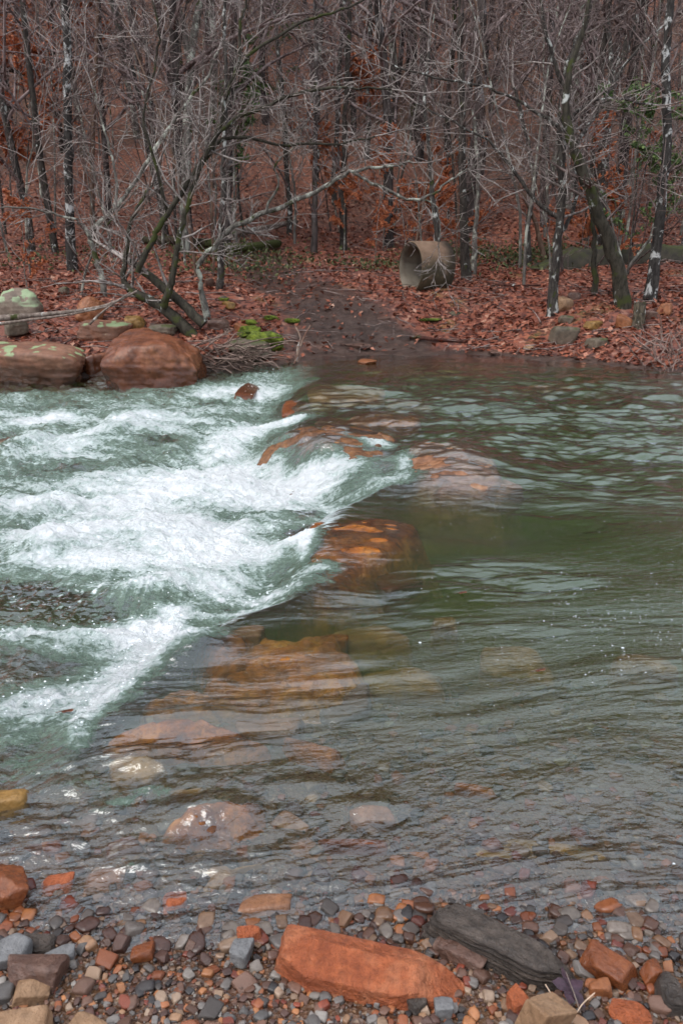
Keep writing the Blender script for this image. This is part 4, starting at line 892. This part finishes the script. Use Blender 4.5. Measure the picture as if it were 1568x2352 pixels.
    for i in range(20):
        y = rng.uniform(14.6, 24); x = rng.uniform(-.62, .62) * y
        if abs(x - 1.1) < 1.0 and y < 18 or (-2.3 < x < .6 and 14 < y < 19.6): continue
        sp.append((x, y))
    for i, (x, y) in enumerate(sp):
        lab = 'bare grey multi stemmed shrub in the brush of the ' + ('left bank' if x < -1 else 'right bank' if x > 2 else 'forest edge beyond the path')
        if i < 5: r = protos[i]; r.location = (x, y, gz(x, y)); r.rotation_euler.z = rng.uniform(0, 6); r['label'] = lab; r['group'] = 'bare shrubs of the far bank'
        else: dup(protos[i % 5], (x, y, gz(x, y)), rng.uniform(0, 6.28), rng.uniform(.8, 1.5), lab, 'bare shrubs of the far bank')
    sap = [make_tree('sapling', 70 + i, rng.uniform(5, 8), .035, SAP, [bk_pale, bk_dark, bk_tan, bk_far][i % 4], tw_far if i % 2 else tw_mid, (0, 0, 0), 'x', 'sapling') for i in range(5)]
    k = 0
    for i in range(130):
        y = 17.5 + 22 * rng.random() ** 1.1; x = rng.uniform(-.62, .62) * y
        if -2.6 < x < 2.6 and y < 19.8: continue
        lab = 'slender bare sapling on the leafy ' + ('lower' if y < 26 else 'upper') + ' slope, ' + ('left' if x < -2 else 'right' if x > 3 else 'middle') + ' part'
        t_ = (rng.gauss(0, .07), rng.gauss(0, .07))
        if k < 5: r = sap[k]; r.location = (x, y, gz(x, y)); r['label'] = lab; r['group'] = 'bare saplings of the hillside'
        else: dup(sap[k % 5], (x, y, gz(x, y)), rng.uniform(0, 6.28), rng.uniform(.7, 1.35), lab, 'bare saplings of the hillside', t_)
        k += 1
    tall = [make_tree('hillside_tree', 90 + i, rng.uniform(13, 17), rng.uniform(.10, .17), TREE, [bk_far, bk_dark, bk_lich, bk_pale, bk_far][i], tw_far, (0, 0, 0), 'x', 'tree') for i in range(5)]
    k = 0
    for i in range(230):
        y = 21 + 55 * (i / 260) ** .85 + rng.uniform(-1, 1); x = rng.uniform(-.60, .60) * y
        lab = 'tall slim bare tree on the wooded hillside, ' + ('near its foot' if y < 32 else 'halfway up' if y < 50 else 'high up') + ', ' + ('left' if x < -.15 * y else 'right' if x > .18 * y else 'middle') + ' part'
        if k < 5: r = tall[k]; r.location = (x, y, gz(x, y)); r['label'] = lab; r['group'] = 'bare trees of the hillside'
        else: dup(tall[k % 5], (x, y, gz(x, y)), rng.uniform(0, 6.28), rng.uniform(.75, 1.25), lab, 'bare trees of the hillside', (rng.gauss(0, .03), rng.gauss(0, .03)))
        k += 1
    # beech saplings that kept their rust leaves
    be = [make_tree('beech_sapling', 120 + i, rng.uniform(3.2, 4.5), .03, dict(SAP, flat=.35, trop=[.02, -.01, 0, 0]), bk_pale, tw_mid, (0, 0, 0), 'x', 'sapling', leaves=(4600, .10, lf_or, 0)) for i in range(3)]
    bs = [(860, 560, 20.5, .42), (930, 560, 21, .45), (1045, 560, 21.5, .42), (790, 560, 22, .6), (1400, 580, 19.5, .5), (1340, 580, 20.5, .5), (1080, 560, 20.2, .4), (-60, 540, 24, 1.2), (40, 560, 26, 1.2), (110, 560, 27, 1.4), (250, 560, 30, 1.2), (-20, 500, 30, 1.7), (780, 545, 25, .9), (880, 548, 22.5, .7), (950, 545, 24, .75), (1020, 545, 26, .7), (1350, 560, 22, .75), (1420, 560, 26, .8), (870, 520, 30, 1.0), (1320, 520, 30, .8), (960, 300, 45, .8), (1000, 548, 21.5, .55), (60, 640, 17.5, .45), (800, 500, 34, 1.0), (130, 470, 36, 1.5)]
    for i, (u, v, Y, s) in enumerate(bs):
        p = atY(u, v, Y); lab = ['rust leaved beech sapling at the far left of the slope', 'rust leaved beech sapling behind the path and the pipe', 'rust leaved beech sapling behind the right bank trees'][0 if u < 300 else 1 if u < 1200 else 2]
        if i < 3: r = be[i]; r.location = (p[0], p[1], gz(p[0], p[1])); r.scale = (s,) * 3; r['label'] = lab; r['group'] = 'rust leaved beech saplings'
        else: dup(be[i % 3], (p[0], p[1], gz(p[0], p[1])), rng.uniform(0, 6), s, lab, 'rust leaved beech saplings')
    # evergreens
    ev = [make_tree('evergreen', 140 + i, rng.uniform(4.5, 6), .04, dict(SAP, flat=.6), bk_dark, tw_dark, (0, 0, 0), 'x', 'tree', leaves=(4200, .10, lf_gr, 0)) for i in range(2)]
    es = [(560, 520, 22, .8, 'dark green evergreen shrub beside the spotted trunk'), (1450, 560, 18.5, .8, 'green evergreen behind the white blotched tree'), (920, 300, 40, 1.2, 'tall evergreen showing high over the path'), (1010, 280, 44, 1.3, 'evergreen high on the slope right of the tall one'),
          (470, 330, 45, 1.2, 'dim evergreen high on the slope above the leaning stems'), (110, 330, 40, 1.1, 'dim evergreen high at the upper left'), (1150, 260, 50, 1.2, 'evergreen high on the slope above the brush'), (620, 420, 33, .9, 'evergreen on the slope between path and leaning stems'), (1510, 500, 19, .5, 'small evergreen at the right edge'), (300, 260, 52, 1.3, 'dim evergreen near the top of the slope on the left')]
    for i, (u, v, Y, s, lab) in enumerate(es):
        p = atY(u, v, Y)
        if i < 2: r = ev[i]; r.location = (p[0], p[1], gz(p[0], p[1])); r.scale = (s,) * 3; r['label'] = lab
        else: dup(ev[i % 2], (p[0], p[1], gz(p[0], p[1])), rng.uniform(0, 6), s, lab)

# ------------------------------------------------------------------ litter, logs, pipe, small things
def build_litter():
    rng = np.random.RandomState(4); N = 52000
    y = 11.6 + 17 * rng.rand(N) ** 1.25; x = rng.uniform(-1, 1, N) * (.58 * y); sF = y - shoreF(x)
    rel = np.abs(x - np.interp(y, [13, 14.5, 16, 17.5, 19.5, 23, 40], [.8, .55, .0, -.9, -1.9, -2.5, -3])) / np.interp(y, [13, 14.5, 16, 17.5, 19.5, 23, 40], [2.1, 1.6, 1.25, 1.2, 1.0, .8, .5])
    cl = fbm(x * 1.2, y * 1.2, 3, 55)
    keep = (sF > .12 + .2 * cl) & (rng.rand(N) < np.where(rel < 1, np.interp(y, [13, 15, 17, 19], [.06, .13, .25, .5]), .9)) & (cl > -.35)
    x, y = x[keep], y[keep]; n = len(x); z = ground(x, y) + rng.uniform(.0, .03, n)
    pts = np.stack([x, y, z], 1)
    a = rng.uniform(0, 6.28, n); tilt = rng.normal(0, .45, n)
    d = np.stack([np.cos(a), np.sin(a), tilt], 1); d /= np.linalg.norm(d, axis=1)[:, None]
    up = np.stack([rng.normal(0, .3, n), rng.normal(0, .3, n), np.ones(n)], 1); s = np.cross(up, d); s /= np.linalg.norm(s, axis=1)[:, None]; u = np.cross(d, s)
    L = rng.uniform(.06, .15, n)[:, None]; W = L * .33; cu = rng.uniform(-.2, .8, n)[:, None]
    V = np.stack([pts, pts + d * L * .5 + s * W + u * W * cu, pts + d * L + u * W * cu * .5, pts + d * L * .5 - s * W + u * W * cu], 1).reshape(-1, 3)
    b = (np.arange(n) * 4)[:, None]; Fc = np.concatenate([b + [[0, 1, 2]], b + [[0, 2, 3]]])
    lm = leaf_mat('fallen oak leaves', [(.06, .02, .012), (.15, .038, .020), (.24, .07, .036), (.33, .13, .08), (.46, .28, .20)], .5)
    ti = np.clip(rng.beta(2, 2.4, n) + .12 * fbm(x * .7, y * .7, 2, 5), 0, 1)
    tag(obj('leaf_litter', mesh('leaf litter', V, Fc, lm, False, {'tint': np.repeat(ti, 4)})), 'red brown fallen leaves carpeting the far bank', 'leaf litter', kind='stuff')
    # twigs lying about
    polys = []
    for _ in range(520):
        y0 = 12.8 + 9 * rng.rand() ** 1.2; x0 = rng.uniform(-.55, .55) * y0
        if y0 - float(shoreF(x0)) < .3: continue
        a = rng.uniform(0, 6.28); L = rng.uniform(.3, 1.3); m = 5; q = []
        dx, dy = math.cos(a), math.sin(a) * .6; cv = rng.normal(0, .2)
        for j in range(m):
            f = j / (m - 1) * L; xx = x0 + dx * f - dy * cv * f * f; yy = y0 + dy * f + dx * cv * f * f; q.append((xx, yy, float(ground(xx, yy)) + .03 + .05 * rng.rand()))
        polys.append((np.array(q), np.linspace(rng.uniform(.006, .016), .004, m)))
    V, Fc = tubes(polys, 4); tag(obj('fallen_twigs', mesh('fallen twigs', V, Fc, twig_mat('fallen twig wood', (.06, .04, .035), (.22, .17, .15)))), 'thin fallen twigs strewn over the leafy bank', 'twigs', kind='stuff')
    # undergrowth: low green ground plants
    g = []; T = []
    for (cu, cv, n, w) in [(1150, 600, 1300, 1.3), (560, 590, 900, 1.2), (520, 620, 400, .8), (850, 620, 260, .5), (1000, 590, 300, .6), (1240, 590, 500, .8), (130, 600, 400, 1.2)]:
        b = base_at(cu, cv); px = rng.normal(b[0], w, n); py = rng.normal(b[1], w * .7, n); g.append(np.stack([px, py, ground(px, py) + rng.uniform(0, .22, n)], 1))
    g = np.concatenate(g); V, Fc, ti = leafcards(g, .09, rng, droop=-.3)
    tag(obj('undergrowth', mesh('undergrowth', V, Fc, leaf_mat('low green leaves', [(.03, .035, .015), (.06, .075, .025), (.12, .13, .05)]), False, {'tint': ti})), 'sparse low green undergrowth at the forest edge', 'undergrowth', kind='stuff')

def build_pipe():
    # axis runs right and a little away; the open end faces left toward the path
    t = NT('old concrete'); co = t.coord(); n = t.noise(co, 3, 6, .65, .3); n2 = t.noise(co, 18, 4, .7)
    nz = t.n('ShaderNodeSeparateXYZ', {'Vector': t.n('ShaderNodeNewGeometry').outputs['Normal']}).outputs[2]
    col = t.ramp(n, [(.3, (.11, .065, .038)), (.5, (.18, .11, .07)), (.7, (.25, .17, .11))])
    col = t.mix(t.mr(n2, .5, .72, 0, .5), col, (.09, .06, .04))
    grime = t.math('MULTIPLY', t.mr(nz, .75, -.2), t.mr(t.noise(co, 4, 5, .7), .30, .52))
    col = t.mix(t.math('MULTIPLY', grime, .85), col, (.035, .035, .016))
    t.bsdf(Base_Color=col, Roughness=.85, Normal=t.bump(t.math('ADD', n, t.math('MULTIPLY', n2, .5)), .4, .03)); mo = t.m
    mi = plain_noise('inner concrete', (.12, .10, .075), (.20, .17, .13), 3, .85, .3)
    b = base_at(938, 668); Rr = .54; r0 = .46; L = .80; S = 72
    root = empty('concrete_pipe', (b[0] + .05, b[1] + .25, b[2] - .06), R(24)); tag(root, 'short wide concrete drain pipe lying on its side beside the path', 'concrete pipe')
    def revolve(prof):
        V = []; Fc = []; n = len(prof)
        for i in range(S):
            a = 2 * math.pi * i / S; w = .004 * math.sin(5 * a) + .003 * math.sin(11 * a)
            for (x, r) in prof: V.append((x, math.cos(a) * (r + w), Rr + math.sin(a) * (r + w)))
        for i in range(S):
            for j in range(n - 1):
                a = i * n + j; c = ((i + 1) % S) * n + j; Fc.append((a, c, c + 1, a + 1))
        return np.array(V), np.array(Fc)
    V, Fc = revolve([(0, r0 + .045), (-.012, Rr - .03), (.0, Rr - .008), (.02, Rr), (.25, Rr + .003), (.5, Rr), (.8, Rr + .002), (L - .02, Rr), (L, Rr - .02), (L, r0 + .01)])
    obj('outer_wall', mesh('outer wall', V, Fc, mo), root)
    V, Fc = revolve([(0, r0 + .045), (.03, r0 + .01), (.12, r0), (.6, r0), (L, r0 + .01)]); obj('inner_wall', mesh('inner wall', V, Fc, mi), root)
    # leaves drifted into it are part of the litter

def log(name, pts, r0, r1, mat, label, cat='log', sides=10, seed=0, group=None, rough=.12):
    rng = np.random.RandomState(seed); pp, rr = smooth_path(pts, np.linspace(r0, r1, len(pts)), 6); rr = rr * (1 + rng.normal(0, rough, len(rr)))
    V, Fc = tubes([(pp, rr)], sides); n = len(pp)
    V = np.concatenate([V, [pp[0]], [pp[-1]]]); k = n * sides
    caps = [(k, (i + 1) % sides, i) for i in range(sides)] + [(k + 1, (n - 1) * sides + i, (n - 1) * sides + (i + 1) % sides) for i in range(sides)]
    c = pp.mean(0); faces = [tuple(f) for f in Fc] + caps
    o = obj(name, mesh(name, V - c, faces, mat), None, c); return tag(o, label, cat, group)

def build_smalls():
    wet = bark_mat('wet dark log', (.03, .012, .009), (.09, .035, .025), .1, .1); gw = bark_mat('grey dead wood', (.10, .075, .06), (.25, .2, .17), .3, .1); ms = bark_mat('mossy log', (.03, .025, .015), (.09, .07, .05), .3, .7, 3)
    gp = lambda u, v, dz=0: base_at(u, v) + np.array([0, 0, dz])
    log('log', [gp(940, 777, .03), gp(1010, 786, .05), gp(1090, 790, .03)], .035, .03, wet, 'dark wet stick lying along the muddy far shore')
    log('log', [gp(520, 548, .15), gp(600, 540, .18), gp(680, 523, .2)], .10, .07, gw, 'pale fallen log on the slope beyond the path')
    log('log', [gp(500, 585, .12), gp(570, 580, .14), gp(640, 570, .14)], .13, .10, ms, 'mossy fallen log below the pale fallen log')
    log('log', [gp(330, 560, .1), gp(420, 566, .15), gp(520, 572, .1)], .1, .12, ms, 'mossy log behind the leaning stems of the left bank')
    log('log', [gp(1120, 657, .05), gp(1180, 662, .06), gp(1240, 660, .05)], .03, .02, wet, 'thin dark stick lying right of the dark straight tree')
    log('log', [atY(-60, 735, 13.6), atY(100, 722, 13.7), atY(230, 705, 13.9), atY(315, 668, 14.1)], .05, .018, gw, 'long grey dead branch lying across the left bank rocks', 'branch', 7)
    log('log', [atY(-60, 752, 13.5), atY(60, 735, 13.6), atY(160, 722, 13.7), atY(262, 700, 13.9)], .03, .012, gw, 'thinner dead branch below the long grey one', 'branch', 6)
    log('log', [atY(205, 745, 13.7), atY(240, 712, 13.8), atY(300, 670, 14)], .022, .012, gw, 'short dead branch crossing the long grey one', 'branch', 6)
    # old stump
    b = gp(1463, 752); rt = empty('stump', b); tag(rt, 'old greenish wooden stump upright in the leaves of the right bank', 'stump')
    V, Fc = tubes([smooth_path([(0, 0, -.2), (.01, 0, .15), (.0, .02, .45)], [.13, .11, .105], 5)], 12); obj('bark', mesh('bark', V, Fc, bark_mat('stump bark', (.03, .026, .018), (.12, .10, .07), .3, .35, 9)), rt)
    a = np.arange(12) * 2 * np.pi / 12; V = np.concatenate([np.stack([.1 * np.cos(a), .02 + .1 * np.sin(a), .45 + .02 * np.sin(5 * a)], 1), [[0, .02, .42]]]); obj('cut_top', mesh('cut top', V, [(i, (i + 1) % 12, 12) for i in range(12)], gw), rt)
    # mossy low wall on the right
    rngw = np.random.RandomState(8); st = rock_mat('wall stone', (.022, .02, .014), (.05, .043, .03), (.085, .07, .05), 1.5, .8, moss=.9)
    b0 = gp(1240, 640); b1 = gp(1600, 640); W = 10
    xs = np.linspace(b0[0], b1[0] + 2, 90); V = []; prof = [(-.35, -.4), (-.33, .0), (-.28, .38), (-.2, .46), (.2, .48), (.3, .4), (.35, -.4)]
    for x in xs:
        y = b0[1] + 1.2 + .12 * math.sin(x); g = float(ground(x, y))
        for (py, pz) in prof:
            V.append((x, y + py + .06 * float(perlin(x * 2, py * 3 + pz * 3, 3)), g + pz * .85 * sstep(b0[0] - .2, b0[0] + 1.2, x) + .07 * float(perlin(x * 1.5 + pz, py * 2, 6))))
    n = len(prof); tag(obj('stone_wall', mesh('stone wall', np.array(V), grid_faces(len(xs), n), st)), 'low dark mossy stone wall behind the right bank trees', 'wall')
    # bright moss cushions
    mm = NT('bright moss'); co = mm.coord(); nn = mm.noise(co, 9, 5, .7); n2 = mm.noise(co, 60, 3, .7)
    mm.bsdf(Base_Color=mm.mix(mm.mr(nn, .35, .65), (.06, .085, .008), (.19, .24, .02)), Roughness=.95, Normal=mm.bump(mm.math('ADD', nn, n2), .9, .05))
    for i, (u, v, w, hh, lb) in enumerate([(606, 803, 104, .42, 'bright green moss cushion on the bank above the water'), (575, 775, 60, .3, 'smaller moss cushion left of the bright green one'), (513, 690, 26, .08, 'bright moss dot beside the trunk near the path'), (672, 740, 36, .10, 'thin yellow green moss patch by the muddy path'),
                                            (622, 733, 40, .10, 'yellow green moss patch on leaves left of the path'), (985, 735, 60, .05, 'faint moss patch on the leaves before the pipe'), (570, 745, 44, .1, 'moss patch under the twigs of the left bank')]):
        b = base_at(u, v); k = ppm(b[1], b[2]); w = w / k; P, Fc = rock_verts((w, w * .7, hh), 500 + i, 4, soft=5, rough=.45)
        tag(obj('moss', mesh('moss', P, Fc, mm.m), None, (b[0], b[1] - w * .05, b[2] + hh * .36)), lb, 'moss')
    # driftwood, roots
    polys = [([atY(u, v, 13.6) for u, v in [(683, 830), (684, 800), (690, 775), (676, 745)]], [.03, .025, .02, .01]), ([atY(u, v, 13.6) for u, v in [(690, 795), (700, 770), (714, 745)]], [.02, .018, .008]), ([atY(u, v, 13.5) for u, v in [(676, 835), (684, 815), (684, 795)]], [.02, .02, .015])]
    V, Fc = tubes([smooth_path(a, b) for a, b in polys], 7); tag(obj('driftwood', mesh('driftwood', V, Fc, bark_mat('bleached root', (.14, .07, .05), (.36, .26, .2), .3, 0))), 'forked bleached root standing at the shore left of the path', 'driftwood')
    rng = np.random.RandomState(31); polys = []
    for _ in range(70):
        u, v = rng.uniform(430, 590), rng.uniform(785, 845); a = rng.uniform(-.8, .8); L = rng.uniform(40, 130); Y = rng.uniform(13.1, 13.7)
        pts = [atY(u + math.cos(a) * L * f + rng.normal(0, 5), v + math.sin(a) * L * f * .7 + rng.normal(0, 5), Y) for f in (0, .35, .7, 1)]
        polys.append(smooth_path(pts, [.014, .012, .009, .004], 3))
    V, Fc = tubes(polys, 4); tag(obj('root_tangle', mesh('root tangle', V, Fc, twig_mat('root wood', (.07, .045, .035), (.24, .17, .14)))), 'tangle of roots and dead twigs overhanging the water by the moss', 'roots')
    polys = []
    for _ in range(60):
        u, v = rng.uniform(1470, 1620), rng.uniform(790, 865); a = rng.uniform(-2.6, -.6); L = rng.uniform(30, 100); Y = rng.uniform(11.9, 12.6)
        pts = [atY(u + math.cos(a) * L * f + rng.normal(0, 4), v + math.sin(a) * L * f * .8 + rng.normal(0, 4), Y) for f in (0, .35, .7, 1)]
        polys.append(smooth_path(pts, [.010, .009, .007, .003], 3))
    V, Fc = tubes(polys, 4); tag(obj('twig_heap', mesh('twig heap', V, Fc, twig_mat('dead twig wood', (.09, .05, .04), (.28, .2, .17)))), 'heap of dead twigs at the waterline on the right edge', 'twigs')
    # near leaf and twigs on the beach
    def leaf(c, L, rz, mat, lab, lobed=True, tilt=(0, 0)):
        n = 40; V = [(0, 0, .004)]; 
        for i in range(n):
            a = 2 * math.pi * i / n; r = .5 * (1 + .28 * math.cos(5 * a) + .1 * math.cos(15 * a)) if lobed else .4 / (1 + .6 * abs(math.sin(a)))
            V.append((r * L * math.cos(a), r * L * math.sin(a) * (.9 if lobed else .6), .004 + .12 * L * math.sin(3 * a) * r))
        Fc = [(0, 1 + i, 1 + (i + 1) % n) for i in range(n)]
        rt = obj('leaf', mesh('leaf', V, Fc, mat), None, c); rt.rotation_euler = (tilt[0], tilt[1], rz); tag(rt, lab, 'leaf')
        VV, FF = tubes([(np.array([(-.75 * L, 0, .004), (-.2 * L, 0, .010), (.45 * L, 0, .012)]), np.array([.0022, .0018, .001]))], 5); obj('stalk', mesh('stalk', VV, FF, gw), rt)
    pl = plain_noise('wet purple leaf', (.02, .010, .015), (.065, .035, .05), 30, .25, .3); rl = plain_noise('wet brown leaf', (.08, .025, .012), (.2, .07, .03), 30, .3, .3)
    c = at(1305, 2290, .06); leaf((c[0], c[1], float(ground(c[0], c[1])) + .05), .085, R(100), pl, 'dark purple wet lobed leaf among stones at the lower right', True, (.35, -.2))
    for (u, v, L, lab) in [(1062, 1367, .07, 'brown leaf floating on the green water at the middle'), (1240, 1543, .07, 'orange brown leaf floating right of centre on the green water'), (152, 1612, .07, 'dark leaf on the water at the left edge of the foam')]:
        c = at(u, v, 0); z, *_ = water_height(np.array([[c[0]]]), np.array([[c[1]]])); leaf((c[0], c[1], float(z[0, 0]) + .006), L, .3, rl, lab, False)
    tp = twig_mat('bleached twig', (.25, .14, .09), (.45, .33, .24))
    for pts, lab in [([(1252, 2262), (1275, 2300), (1305, 2352)], 'thin pale twig beside the pointed tan rock'), ([(1365, 2282), (1335, 2310), (1312, 2352)], 'forked thin twig lying near the purple leaf')]:
        q = [at(u, v, .14) for u, v in pts]; V, Fc = tubes([smooth_path(q, [.0018, .0015, .001])], 6); tag(obj('twig', mesh('twig', V, Fc, tp)), lab, 'twig')
    # bubbles riding on the surface
    rngb = np.random.RandomState(77); D, Fi = ico(2); VV = []; FF = []; off = 0
    spots = [(964, 1478, 3), (1430, 1486, 3), (1548, 1980, 2.5)]
    for _ in range(230):
        spots.append((rngb.normal(1400, 110), rngb.normal(1440, 60), rngb.uniform(.7, 1.7)) if rngb.rand() < .6 else (rngb.uniform(850, 1568), rngb.uniform(1180, 1700), rngb.uniform(.6, 1.3)))
    P2 = np.array([at(u, v, 0.0) for u, v, _ in spots]); z, *_ = water_height(P2[:, :1], P2[:, 1:2])
    for (u, v, r), p, zz in zip(spots, P2, z[:, 0]):
        rr = r / ppm(p[1]); VV.append(D * rr * np.array([1.3, 1, .4]) + np.array([p[0], p[1], zz])); FF.append(Fi + off); off += len(D)
    n = 1500; u = rngb.uniform(0, 960, n); v = rngb.uniform(850, 1780, n); P3 = np.array([at(a, b, -.15) for a, b in zip(u, v)]); zz, ff, *_ = water_height(P3[:, :1], P3[:, 1:2]); ff = ff[:, 0]; zz = zz[:, 0]
    kk = (ff > .75); P3, zz = P3[kk], zz[kk]; DS, FS = ico(1); V3 = []; F3 = []; o3 = 0
    for p, z0 in zip(P3, zz):
        rr = rngb.uniform(.0012, .0035) * (1 + p[1] / 14); V3.append(DS * rr * np.array([1.6, 1, 1]) + np.array([p[0], p[1], z0 + rngb.exponential(.035)])); F3.append(FS + o3); o3 += len(DS)
    sm_ = NT('spray'); sm_.bsdf(Base_Color=(.85, .9, .92, 1), Roughness=.3)
    tag(obj('spray', mesh('spray', np.concatenate(V3), np.concatenate(F3), sm_.m)), 'white water droplets thrown up over the rapids', 'spray', kind='stuff')
    bm_ = NT('bubble'); bm_.bsdf(Base_Color=(.75, .8, .82, 1), Roughness=.15, Alpha=.7)
    tag(obj('bubbles', mesh('bubbles', np.concatenate(VV), np.concatenate(FF), bm_.m)), 'small white bubbles drifting on the green water', 'bubbles', kind='stuff')

# ------------------------------------------------------------------ light
def build_light():
    w = bpy.data.worlds.new('World'); scene.world = w; w.use_nodes = True; nt = w.node_tree; bg = nt.nodes['Background']
    sky = nt.nodes.new('ShaderNodeTexSky'); sky.sky_type = 'NISHITA'; sky.sun_disc = False; EL, AZ = R(56), R(235)
    sky.sun_elevation = EL; sky.sun_rotation = AZ; sky.dust_density = 3.0; sky.air_density = 1.0; sky.ozone_density = 1.5
    # overcast: the blue of the clear sky mostly hidden behind an even bright cloud layer
    mx = nt.nodes.new('ShaderNodeMix'); mx.data_type = 'RGBA'; mx.inputs[0].default_value = .85; mx.inputs[7].default_value = (7.2, 7.7, 8.6, 1)
    nt.links.new(sky.outputs[0], mx.inputs[6]); nt.links.new(mx.outputs[2], bg.inputs[0]); bg.inputs[1].default_value = .12
    sd = bpy.data.lights.new('sun', 'SUN'); sd.energy = 1.5; sd.angle = R(38); sd.color = (1, .95, .9); so = bpy.data.objects.new('sun', sd); COL.objects.link(so)
    d = Vector((math.sin(AZ) * math.cos(EL), math.cos(AZ) * math.cos(EL), math.sin(EL)))
    so.rotation_euler = (-d).to_track_quat('-Z', 'Y').to_euler()

build_ground(); build_stones(); build_water(); build_pebbles(); build_trees(); build_litter(); build_pipe(); build_smalls(); build_light()
vs = scene.view_settings; vs.view_transform = 'Standard'; vs.look = 'None'; vs.gamma = 1; vs.exposure = 0.7
cy = scene.cycles; cy.use_denoising = True; cy.max_bounces = 6; cy.transparent_max_bounces = 8; cy.volume_bounces = 1; cy.diffuse_bounces = 3; cy.glossy_bounces = 2; cy.transmission_bounces = 4
cy.caustics_reflective = False; cy.caustics_refractive = False; cy.use_adaptive_sampling = True; cy.adaptive_threshold = .03
